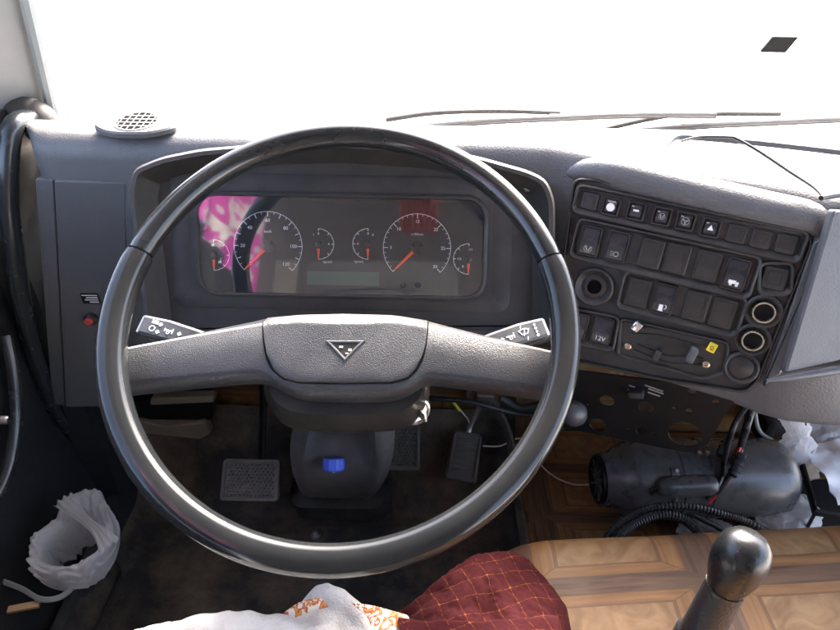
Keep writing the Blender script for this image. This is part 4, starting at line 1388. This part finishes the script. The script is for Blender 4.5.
g = MB(); g.from_bm(bm, BR.mat()); obj('plate', g, 'black_paint', t, smooth=False)
u, v = BR.px(637, 391); g = MB(); g.box(BR.mat(u, v, .006, R(20)), .020, .010, .012, .002); obj('valve_lever', g, 'dash_dark', t)
g = MB()
for k, (x, y, ln) in enumerate(((654, 388, .024), (656, 391, .020), (654, 394, .016), (632, 386, .008), (630, 390, .007))):
    u, v = BR.px(x, y); g.box(BR.mat(u, v, .0006, R(-3)), ln, .0017, .0006)
obj('print_lines', g, 'dim_ink', t, smooth=False)
p = BR(*BR.px(572, 412, .03), .03)
t = thing('valve_knob', 'smooth grey round knob just right of the steering wheel rim', 'knob', p)
km = M.Translation(p) @ V((.25, -.85, .35)).to_track_quat('Z', 'Y').to_matrix().to_4x4()
g = MB(); g.lathe(km, [(.006, -.04), (.0075, -.012), (.014, -.008), (.0185, .002), (.0185, .010), (.014, .018), (.006, .021), (.0003, .0215)], 24); obj('grip', g, 'stalk', t, angle=60)

HZ = RAISED_Z + .079
h0, h1 = atZ(612, 479, HZ), atZ(783, 476, HZ)
HD = (h1 - h0).normalized(); HLn = (h1 - h0).length; HR = .072
t = thing('cabin_heater', 'black cylindrical cabin heater lying under the dashboard', 'heater', V(((h0.x + h1.x) / 2, h0.y, RAISED_Z)))
hm = M.Translation(h0) @ HD.to_track_quat('Z', 'Y').to_matrix().to_4x4()
g = MB(); g.lathe(hm, [(.043, -.022), (.047, -.024), (.049, -.020), (.050, -.006), (.060, .010), (.070, .022), (HR, .032), (HR, HLn * .5), (HR, HLn - .035), (HR - .004, HLn - .014), (HR - .018, HLn), (.03, HLn + .006), (.0005, HLn + .007)], 48)
obj('casing', g, 'heater_paint', t, angle=40)
g = MB(); g.lathe(hm, [(.044, -.0222), (.0445, -.030), (.040, -.032), (.0385, -.0225)], 36, cap=False); gr = obj('end_grille', g, 'black_paint', t)
g = MB(); g.plate(circ(.041, 28), .001, hm @ M.Translation((0, 0, -.0235)) @ M.Rotation(math.pi, 4, 'X')); obj('grille_backing', g, 'recess', gr)
for k in range(9):
    a = math.pi * 2 * k / 9
    g = MB(); g.box(hm @ M.Rotation(a, 4, 'Z') @ M.Translation((.020, .004, -.0275)) @ M.Rotation(.5, 4, 'Z'), .038, .0035, .003); obj('grille_bar', g, 'heater_paint', gr, smooth=False)
for s_ in (.36, .52):
    zz = HLn * s_
    g = MB(); g.lathe(hm, [(HR + .0002, zz - .012), (HR + .0018, zz - .0115), (HR + .0018, zz + .0115), (HR + .0002, zz + .012)], 48, cap=False); obj('strap', g, 'heater_paint' if s_ < .5 else 'grey_trim' if False else 'heater_paint', t)
toward = (CAM - (h0 + h1) / 2); toward = (toward - HD * toward.dot(HD)).normalized()
side = HD.cross(toward)
def on_heater(x, y, lift=0.0):
    """point on the cylinder under a pixel"""
    d = ray(x, y); o_ = CAM - h0
    dp = d - HD * d.dot(HD); op = o_ - HD * o_.dot(HD)
    a_, b_, c_ = dp.dot(dp), 2 * dp.dot(op), op.dot(op) - (HR + lift) ** 2
    disc = max(0, b_ * b_ - 4 * a_ * c_)
    q = CAM + d * ((-b_ - math.sqrt(disc)) / (2 * a_))
    ax_ = h0 + HD * (q - h0).dot(HD)
    return q, (q - ax_).normalized()
c1, n1 = on_heater(664, 487, .006); c2, n2 = on_heater(712, 485, .006)
dd = (c2 - c1).normalized()
g = MB(); g.tube([c1 - dd * .012, c1 - dd * .008, c1, c1 + dd * .01] + [c1.lerp(c2, k / 6) for k in range(1, 6)] + [c2, c2 + dd * .006, c2 + dd * .009], [.008, .014, .0175, .0185] + [.0185] * 5 + [.0175, .013, .007], 18)
obj('starter_capsule', g, 'heater_paint', t, angle=60)
g = MB(); g.tube(spline([c1 - dd * .010, c1 - dd * .02 + n1 * .002 - V((0, 0, .006)), c1 - dd * .018 - V((0, 0, .018)), c1 + dd * .0 - V((0, 0, .026))], 6), .004, 8); obj('capsule_lead', g, 'wire_black', t)
for x, y in ((676, 471), (699, 453), (707, 453), (675, 500)):
    q, n_ = on_heater(x, y, .0018)
    g = MB(); g.lathe(M.Translation(q) @ n_.to_track_quat('Z', 'Y').to_matrix().to_4x4(), [(.0042, -.003), (.0042, .003), (.003, .0045), (.0002, .0046)], 10); obj('bolt', g, 'steel', t)
g = MB(); q, n_ = on_heater(675, 472, .001); g.box(M.Translation(q) @ n_.to_track_quat('Z', 'Y').to_matrix().to_4x4(), .014, .016, .004, .001); obj('clamp_lug', g, 'heater_paint', t)
for x in (.04, HLn - .07):
    g = MB(); q = h0 + HD * x; g.box(M.Translation((q.x, q.y, RAISED_Z + .006)), .03, .11, .013, .002); obj('foot', g, 'black_paint', t)

def corrugated(name, label, pts, r, mat='hose', cat='hose', pitch=.0042):
    P_ = spline(pts, 40)
    # resample to the pitch
    out = [P_[0]]; acc = 0
    for a, b in zip(P_, P_[1:]):
        acc += (b - a).length
        if acc >= pitch / 2: out.append(b); acc = 0
    g = MB(); g.tube(out, [r * (1.0 if k % 2 else .86) for k in range(len(out))], 10)
    return tag(obj(name, g, mat, angle=20), label, cat)
def cable(name, label, pts, r, mat, cat='cable', n=10):
    g = MB(); g.tube(spline(pts, n), r, 8)
    return tag(obj(name, g, mat, angle=60), label, cat)
Zs = RAISED_Z
corrugated('corrugated_hose', 'thick corrugated black hose arching in front of the heater, nearest the engine cover', [atZ(606, 566, Zs + .03), atZ(614, 543, Zs + .045), atZ(630, 526, Zs + .06), atZ(655, 515, Zs + .075), atZ(676, 516, Zs + .075), atZ(692, 525, Zs + .06), atZ(703, 540, Zs + .04), atZ(708, 560, Zs + .02)], .0100)
corrugated('corrugated_hose', 'long thin corrugated black hose running right below the heater casing', [atZ(598, 560, Zs + .03), atZ(608, 536, Zs + .045), atZ(625, 519, Zs + .065), atZ(652, 507, Zs + .09), atZ(690, 506, Zs + .09), atZ(724, 514, Zs + .075), atZ(750, 523, Zs + .06), atZ(790, 545, Zs + .03)], .0074)
cable('black_cable', 'smooth black cable lying behind the corrugated hoses', [atZ(602, 548, Zs + .02), atZ(616, 526, Zs + .04), atZ(640, 512, Zs + .06), atZ(676, 509, Zs + .07), atZ(712, 524, Zs + .05), atZ(745, 545, Zs + .02)], .0055, 'wire_black')
def hp_(x, y, l=.004): return on_heater(x, y, l)[0]
cable('wire_bundle', 'black wire bundle dropping from the dash to the heater, left one', [atY(751, 400, .66), atY(738, 418, .66), atY(729, 440, .655), hp_(724, 462, .014), hp_(721, 478, .012), hp_(712, 492, .01), atZ(690, 508, Zs + .05), atZ(668, 512, Zs + .05)], .0045, 'wire_black')
cable('wire_bundle', 'thicker black wire bundle dropping from the dash beside the red wire', [atY(758, 398, .68), atY(750, 415, .67), atY(745, 432, .66), hp_(741, 446, .012), hp_(735, 466, .014), hp_(726, 482, .010), hp_(716, 494, .008)], .0058, 'wire_black')
cable('red_wire', 'bright red wire running down beside the black connectors on the heater', [hp_(744, 442, .012), hp_(738, 452, .020), hp_(733, 472, .016), hp_(727, 484, .010), hp_(717, 494, .008), hp_(709, 503, .006)], .0028, 'wire_red')
def connector(label, x, y, rot, ln):
    q, n_ = on_heater(x, y, .022)
    a_ = on_heater(x + 4, y - 10, .022)[0] - q
    a_.normalize()
    b_ = n_.cross(a_).normalized()
    m = M(((b_.x, a_.x, n_.x, q.x), (b_.y, a_.y, n_.y, q.y), (b_.z, a_.z, n_.z, q.z), (0, 0, 0, 1)))
    t = thing('cable_connector', label, 'connector', q, 'black cable connectors on the heater')
    g = MB(); g.box(m, .014, ln, .013, .002); obj('shell', g, 'switch_smooth', t)
    for k in (-1, 0, 1):
        g = MB(); g.box(m @ M.Translation((0, k * ln * .27, 0)), .0170, .005, .0155, .001); obj('collar', g, 'switch_smooth', t)
connector('black ribbed cable connector on the heater, left of the pair', 723, 449, 0, .040)
connector('black ribbed cable connector on the heater with red wire below', 737, 465, 0, .048)
cable('thin_black_wire', 'thin black wire hanging loose in front of the duct at right', [atY(800, 385, .75), atY(799, 398, .75), atY(804, 410, .75), atY(806, 425, .76)], .0015, 'wire_black')
cable('grey_cable', 'grey cable bending down from the dash towards the duct', [atY(755, 412, .80), atY(757, 425, .80), atY(762, 434, .82), atY(772, 440, .84)], .004, 'seal')

# duct along the bulkhead
a, b = atY(768, 424, .90), atY(900, 424, .90)
t = thing('heater_duct', 'dark horizontal duct along the bulkhead at far right', 'duct', a)
g = MB(); g.box(M.Translation(((a.x + 1.45) / 2, .915, a.z)), 1.45 - a.x, .07, .050, .012); obj('channel', g, 'dash_dark', t)
g = MB(); g.box(M.Translation((a.x - .012, .91, a.z)), .024, .085, .062, .008); obj('collar', g, 'black_paint', t)

# black tray with paper on the right
TZ = RAISED_Z + .10
t = thing('plastic_tray', 'open black plastic tray at the right edge beside the heater', 'tray', atZ(830, 500, RAISED_Z))
c = [atZ(797, 446, TZ), atZ(815, 512, TZ), atZ(930, 530, TZ), atZ(900, 440, TZ)]
b = [p * 1 for p in c]; cc = sum(c, V()) / 4
b = [V((cc.x + (p.x - cc.x) * .9, cc.y + (p.y - cc.y) * .9, RAISED_Z + .004)) for p in c]
for i in range(4):
    a_, b_ = c[i], c[(i + 1) % 4]; d_, e_ = b[i], b[(i + 1) % 4]
    n_ = (b_ - a_).cross(d_ - a_).normalized() * .004
    g = MB(); g.grid([[d_, a_, b_, e_], [d_ + n_, a_ + n_, b_ + n_, e_ + n_]], closed_u=True, closed_v=True); obj('wall', g, 'black_paint', t, smooth=False)
g = MB(); g.tube(c, .0075, 8, closed=True); obj('rim', g, 'black_paint', t)
g = MB(); g.grid([[b[0], b[1]], [b[3], b[2]]]); obj('base', g, 'black_paint', t, smooth=False)
PZ = TZ + .014
q0, q1, q2, q3 = atZ(802, 447, PZ), atZ(838, 505, PZ), atZ(920, 500, PZ), atZ(880, 432, PZ)
rows = []
for i in range(15):
    row = []
    for j in range(15):
        s_, r_ = i / 14, j / 14
        p = q0.lerp(q1, s_).lerp(q3.lerp(q2, s_), r_)
        p += V((0, 0, .016 * fold(p, 14, 2.0) + .010 * math.sin(s_ * 3 + r_ * 2)))
        row.append(p)
    rows.append(row)
g = MB(); g.grid(rows); g.grid([[p - V((0, 0, .0012)) for p in r] for r in rows], flip=True)
tag(obj('paper_sheet', g, 'paper', angle=60), 'creased white paper sheet lying over the black tray', 'paper')
crumple('crumpled_bag', 'grey crumpled plastic bag on the floor between heater and tray', atZ(787, 514, RAISED_Z + .03), (.062, .05, .036), 2.3)
crumple('crumpled_bag', 'small pale plastic scrap below the hoses in front of the heater', atZ(706, 530, RAISED_Z + .012), (.05, .03, .014), 6.1)
crumple('crumpled_bag', 'flat pale plastic film beside the tray at the right edge', atZ(826, 432, TZ + .005), (.045, .035, .018), 9.4)
crumple('paper_scrap', 'tiny white torn scrap hanging where the wires leave the dash', atY(757, 402, .70), (.014, .007, .009), 4.4, 'paper', cat='scrap')
# twisted bag: upright strip between heater and duct
base = spline([atY(786, 400, .80), atY(794, 418, .80), atY(799, 438, .795), atY(794, 455, .79), atY(800, 470, .785)], 10)
rows = []
for i, p in enumerate(base):
    s_ = i / (len(base) - 1); wd = .010 + .022 * s_ + .012 * abs(math.sin(s_ * 7))
    rows.append([p + V((wd * math.cos(a) * (1 + .5 * fold(V((math.cos(a), math.sin(a), s_ * 4)), 1.3, 1.7)), wd * .6 * math.sin(a), .014 * fold(V((math.cos(a) * 2, math.sin(a) * 2, s_ * 9)), 1.2, 5))) for a in (2 * math.pi * k / 28 for k in range(28))])
g = MB(); g.grid(rows, closed_u=True)
tag(obj('twisted_bag', g, 'film', angle=50), 'white twisted plastic bag standing between the heater and the duct', 'bag')

# loose wires by the pedals
cable('cream_wire', 'thin cream wire looping from the accelerator pedal towards the heater', [f_ for f_ in (atZ(483, 446, .17), atZ(500, 446, .17), atZ(515, 439, .18), atZ(524, 440, .18), atZ(532, 452, .17), atZ(548, 472, RAISED_Z + .01), atZ(572, 484, RAISED_Z + .004), atZ(600, 484, RAISED_Z + .01))], .0016, 'wire_cream')
t = thing('loose_wire', 'short cream wire with a yellow tip above the accelerator pedal', 'wire', atZ(472, 430, .17))
g = MB(); g.tube(spline([atZ(472, 431, .175), atZ(468, 420, .20), atZ(461, 411, .23), atZ(457, 407, .24)], 6), .0016, 8); obj('lead', g, 'wire_cream', t)
g = MB(); g.tube(spline([atZ(460, 411, .234), atZ(456, 406, .242), atZ(453, 402, .248)], 5), .003, 8); obj('yellow_tip', g, 'wire_yellow', t)
# dark harness under the dash right of the column
cable('under_dash_cable', 'dark cable under the dash between the column and the bracket', [atY(500, 398, .80), atY(520, 408, .79), atY(545, 404, .78), atY(566, 400, .77)], .008, 'wire_black')
cable('under_dash_cable', 'thinner dark cable sagging under the dash behind the right spoke', [atY(430, 398, .84), atY(470, 402, .82), atY(520, 414, .82), atY(560, 412, .80)], .005, 'wire_black')

# ================================================================== ENGINE COVER, GEAR LEVER
EZ, EY = .405, .497
t = thing('engine_cover', 'engine cover in glossy parquet-print linoleum at lower right', 'engine cover', (.7, .2, 0))
prof = []
for k in range(9):
    a = math.pi / 2 * k / 8
    prof.append((EY - .032 + .032 * math.sin(a), EZ - .032 + .032 * math.cos(a)))
prof = [(-.5, EZ + .002), (-.2, EZ + .002), (.1, EZ + .001), (.25, EZ), (.35, EZ), (.42, EZ)] + prof + [(EY, .3), (EY, RAISED_Z - .02)]
rows = []
xs = [.118, .124, .14, .17] + [.22 + .05 * k for k in range(12)]
for x in xs:
    drop = 0 if x > .17 else (.17 - x) ** 2 * 10
    skew = (x - .2) * .075
    rows.append([V((x, y + skew + .002 * noise.noise(V((x * 9, y * 9, 0))), z - drop + .0025 * noise.noise(V((x * 7, y * 7, 4))))) for y, z in prof])
rows.insert(0, [V((p.x - .0, p.y, min(p.z, RAISED_Z))) for p in rows[0]])
rows.append([V((p.x, p.y, min(p.z, RAISED_Z))) for p in rows[-1]])
g = MB(); g.grid(rows)
acc = [0]
for a, b in zip(prof, prof[1:]): acc.append(acc[-1] + math.hypot(b[0] - a[0], b[1] - a[1]))
m_ = len(prof)
obj('lino_cover', g, 'parquet', t, angle=60, uv=lambda i, p: (p.x - .126, acc[i % m_] - acc[6] + .048))
kp = CAM + ray(738, 562) * .51
t = thing('gear_lever', 'black pear-shaped gear knob on a thick rubber sleeve at lower right', 'gear lever', V((kp.x - .02, kp.y - .03, EZ)))
base = V((kp.x - .028, kp.y - .035, EZ - .01))
ld = (kp - base).normalized()
lm = M.Translation(kp) @ ld.to_track_quat('Z', 'Y').to_matrix().to_4x4()
g = MB(); g.lathe(lm, [(.0145, -.036), (.0155, -.030), (.0183, -.021), (.0210, -.010), (.0223, .001), (.0220, .011), (.0198, .020), (.0152, .0265), (.0084, .0300), (.0003, .0310)], 36); obj('knob', g, 'knob_black', t, angle=70)
ln = (kp - base).length
g = MB(); g.lathe(lm, [(.024, -ln), (.022, -ln + .03), (.0188, -ln * .55), (.0170, -.06), (.0164, -.030)], 28); obj('sleeve', g, 'sleeve', t, angle=60)
g = MB(); q = base + V((-.026, .02, .115)); g.lathe(M.Translation(CAM + ray(690, 634) * .56), [(.014, -.02), (.014, .004), (.010, .009), (.0003, .010)], 16); obj('range_switch', g, 'sleeve', t)

# ================================================================== SEAT AND CLOTHS
t = thing('driver_seat', 'driver seat cushion under the white cloth at the bottom edge', 'seat', (-.12, .1, 0))
g = MB(); g.box(M.Translation((-.12, .08, .385)), .46, .52, .13, .045); obj('cushion', g, 'foam', t, angle=60)
g = MB(); g.box(M.Translation((-.12, .06, .16)), .36, .40, .31, .02); obj('base', g, 'black_paint', t)
# seat back and headboard cloths behind the camera (they show as reflections in the instrument glass)
g = MB(); g.box(M.Translation((-.12, -.30, .78)) @ M.Rotation(R(-12), 4, 'X'), .46, .13, .75, .05); obj('backrest', g, 'foam', t)
def sheet(fn, nu, nv, th=.002):
    rows = [[fn(i / nu, j / nv) for j in range(nv + 1)] for i in range(nu + 1)]
    g = MB(); g.grid(rows); g.grid([[p - V((0, 0, th)) for p in r] for r in rows], flip=True)
    return g, nv + 1, nu + 1
SZ = .455
edge_px = [(110, 640), (135, 630), (165, 622), (210, 618), (250, 615), (285, 612), (300, 604), (315, 598), (330, 597), (345, 602), (360, 611), (372, 622), (385, 634)]
ex = [p[0] for p in edge_px]; ey = [p[1] for p in edge_px]
def white(s_, r_):
    x = 100 + 290 * s_
    e = atZ(x, interp(x, ex, ey) - 7 + 2.2 * noise.noise(V((x * .07, 0, 3))), SZ + .018)
    y = e.y - .30 * r_
    z = e.z - .012 * max(0, 1 - r_ / .06) ** 2 + .014 * fold(V((e.x * 3, y * 3, 0)), 4, 3) + .0045 * math.sin(42 * (e.x * .8 + y) + 5 * noise.noise(V((e.x * 9, y * 9, 2)))) + .003 * noise.noise(V((e.x * 45, y * 45, 1))) + .022 * math.exp(-(((x - 330) / 28) ** 2)) * math.exp(-r_ * 5)
    return V((e.x, y + (.01 * max(0, 1 - r_ / .10) if r_ < .1 else 0) * 0, z))
g, m1_, n1_ = sheet(white, 110, 80)
tag(obj('white_seat_cloth', g, 'white_cloth', angle=70), 'white cloth spread over the driver seat at the bottom edge', 'cloth')
# orange patterned ribbon along the right edge of the white cloth and a corner of it at the left
def ribbon(pl, pr, nm, label):
    A_ = spline([atZ(x, y, SZ + z) for x, y, z in pl], 8); B_ = spline([atZ(x, y, SZ + z) for x, y, z in pr], 8)
    rows = [[a.lerp(b, k / 8) + V((0, 0, .004 * math.sin(math.pi * k / 8))) for k in range(9)] for a, b in zip(A_, B_)]
    g = MB(); g.grid(rows); g.grid([[p - V((0, 0, .002)) for p in r] for r in rows], flip=True)
    tag(obj(nm, g, 'band_cloth', uv=uvxy, angle=70), label, 'ribbon')
ribbon([(352, 603, .034), (366, 615, .040), (372, 630, .042), (375, 650, .042)], [(398, 613, .032), (408, 616, .038), (411, 630, .040), (412, 650, .040)], 'patterned_ribbon', 'orange and white patterned ribbon between the white and burgundy cloths')
ribbon([(283, 613, .022), (300, 602, .036), (318, 597, .042)], [(292, 618, .024), (310, 611, .040), (328, 606, .046)], 'patterned_ribbon', 'small orange patterned cloth corner on the white cloth')
# burgundy cloth: mound rising towards the engine cover, frayed pale edge on its right
out = [(386, 640), (392, 612), (410, 600), (430, 582), (455, 563), (475, 551), (495, 546), (515, 547), (530, 555), (545, 572), (557, 588), (567, 606), (574, 640)]
ox, oy = [p[0] for p in out], [p[1] for p in out]
def burg(s_, r_):
    x = 387 + 186 * s_
    top = interp(x, ox, oy) + 3.2 * noise.noise(V((x * .06, 1, 0))) + 1.2 * noise.noise(V((x * .25, 4, 0)))
    zt = SZ - .02 + .035 * math.sin(math.pi * min(1, s_ * 1.05)) ** .8
    e = atZ(x, top, zt)
    q = atZ(387 + 186 * (.04 + .92 * s_), 660, SZ + .02 + .02 * math.sin(math.pi * s_))
    p = e.lerp(q, r_)
    p.z += (.016 * fold(V((p.x * 2.4, p.y * 2.4, .3)), 5, 1.1) + .0085 * math.sin(34 * (p.x * 1.6 - p.y * .7) + 5 * noise.noise(p * 8)) + .006 * noise.noise(p * 26)) * min(1, r_ * 5) + .010 * math.exp(-((x - 470 - 60 * r_) / 16) ** 2) * r_ * 2
    p.z -= .03 * max(0, 1 - r_ / .06) ** 2
    return p
g, m2_, n2_ = sheet(burg, 100, 80)
bc_ = obj('burgundy_seat_cloth', g, 'burgundy_cloth', angle=70, uv=lambda i, p: (p.x, p.y * 1.05 + p.z * .4))
tag(bc_, 'burgundy cloth with orange lattice draped beside the engine cover', 'cloth')
g = MB(); fr_ = []
for k in range(110):
    s_ = .50 + .50 * k / 109
    p = burg(s_, .02); d_ = V((random.uniform(-.3, .6), random.uniform(.2, 1), random.uniform(-.6, .1))).normalized() * random.uniform(.002, .0045)
    g.tube([p, p + d_ * .6 + V((0, 0, .0005)), p + d_], .00055, 4)
k = obj('frayed_edge', g, 'white_cloth', bc_); k['kind'] = 'stuff'
def flap(s_, r_):
    x0 = 398 + 160 * s_
    a = atZ(x0, 613 + 3 * math.sin(s_ * 5) + 2.5 * noise.noise(V((s_ * 9, 2, 0))), SZ + .050 + .012 * math.sin(math.pi * s_))
    b = atZ(x0 + 4, 668, SZ + .048)
    p = a.lerp(b, r_)
    p.z += .006 * noise.noise(p * 22) - .020 * max(0, 1 - r_ / .12) ** 2
    return p
g, _a, _b = sheet(flap, 60, 30)
obj('folded_flap', g, 'burgundy_cloth', bc_, angle=70, uv=lambda i, p: (p.x + p.y * .3, p.y * 1.05))

# unseen cloths added behind the camera for reflections in the instrument glass
def backcloth(nm, label, x0, x1, z0, z1, y, mat):
    def fn(s_, r_): return V((x0 + (x1 - x0) * s_, y + .02 * math.sin(s_ * 40) + .01 * fold(V((s_ * 4, r_ * 4, 0)), 2, 3), z1 + (z0 - z1) * r_))
    rows = [[fn(i / 60, j / 14) for j in range(15)] for i in range(61)]
    g = MB(); g.grid(rows); g.grid([[p + V((0, -.003, 0)) for p in r] for r in rows], flip=True)
    tag(obj(nm, g, mat, angle=70, uv=uvxz), label, 'backcloth')
def side_cloth(nm, label, y0, y1, z0, z1, x, mat):
    def fn(s_, r_): return V((x + .015 * math.sin(s_ * 22) + .012 * fold(V((s_ * 3, r_ * 3, 0)), 2, 3), y0 + (y1 - y0) * s_, z1 + (z0 - z1) * r_))
    rows = [[fn(i / 40, j / 14) for j in range(15)] for i in range(41)]
    g = MB(); g.grid(rows); g.grid([[p + V((-.003, 0, 0)) for p in r] for r in rows], flip=True)
    tag(obj(nm, g, mat, angle=70), label, 'backcloth')
side_cloth('flowered_backcloth', 'magenta and white flowered curtain added for its reflection in the left of the instrument glass', -.60, .02, 1.16, 1.66, -.60, 'flower_cloth')
side_cloth('dark_mask_cloth', 'dark cloth added to hide the window reflection, below the flowered curtain beside the driver seat', -.60, .02, .82, 1.16, -.605, 'foam')  # unseen, keeps the bright window out of the instrument glass
backcloth('rust_backcloth', 'rust red cloth added for its reflection behind the tachometer in the instrument glass', -.08, .06, 1.40, 1.70, -.50, 'rust_cloth')
backcloth('pale_backcloth', 'pale beige cloth added for its reflection under the speedometer in the instrument glass', -.52, -.44, 1.05, 1.30, -.55, 'white_cloth')

# ================================================================== OUTSIDE THE GLASS AND ON THE DASH TOP
def wiper(label, arm_px, blade_px, off=.012):
    t = thing('windscreen_wiper', label, 'wiper', WS(*WS.px(*arm_px[0], -off), -off), 'windscreen wipers')
    q = lambda p, o=off: WS(*WS.px(*p, -o), -o)
    g = MB(); g.tube(spline([q(p, off + .02) for p in arm_px], 6), .004, 8); obj('arm', g, 'black_paint', t)
    g = MB(); g.tube(spline([q(p, off + .006) for p in blade_px], 6), .0035, 8); bl = obj('blade_frame', g, 'cab_metal', t)
    g = MB(); g.tube(spline([q((p[0], p[1] + 3.0), off) for p in blade_px], 6), .0025, 6); obj('rubber_blade', g, 'rubber', bl)
    for k in range(3):
        s_ = (k + .7) / 3.6
        p = q((blade_px[0][0] + (blade_px[-1][0] - blade_px[0][0]) * s_, interp(blade_px[0][0] + (blade_px[-1][0] - blade_px[0][0]) * s_, [p[0] for p in blade_px], [p[1] for p in blade_px])), off + .008)
        g = MB(); g.box(M.Translation(p), .03, .008, .008, .002); obj('yoke', g, 'cardboard', bl)
wiper('wiper lying along the base of the windscreen above the steering wheel', [(386, 120), (435, 113), (500, 111), (560, 113)], [(418, 127), (480, 121), (560, 117), (640, 114), (716, 114)])
wiper('wiper lying along the windscreen base at the upper right', [(606, 129), (650, 119), (690, 114), (780, 114)], [(640, 130), (700, 125), (760, 122), (850, 118), (900, 116)])
cable('dash_wire', 'thin black wire bent over the dash top at upper right', [atZ(682, 141, ZT + .01), atZ(700, 137, ZT + .03), atZ(728, 137, ZT + .034), atZ(737, 139, ZT + .033), atZ(760, 152, ZT + .024), atZ(790, 172, ZT + .012), atZ(812, 186, ZT + .006), atZ(821, 194, ZT + .004), atZ(822, 198, ZT + .002)], .0017, 'wire_black', n=6)
cable('dash_seam_cord', 'black cord along the dash seam at the right edge', [atZ(821, 198, ZT + .003), atZ(840, 195, ZT + .003), atZ(880, 192, ZT + .003)], .003, 'wire_black')
p = WS.px(778, 43, .004)
g = MB(); g.plate(rpoly([(-.020, -.012), (.015, -.012), (.022, .010), (-.012, .010)], .002), .004, WS.mat(p[0], p[1], .008), .001)
tag(obj('windscreen_tag', g, 'black_paint'), 'small black tag stuck on the windscreen at upper right', 'tag')
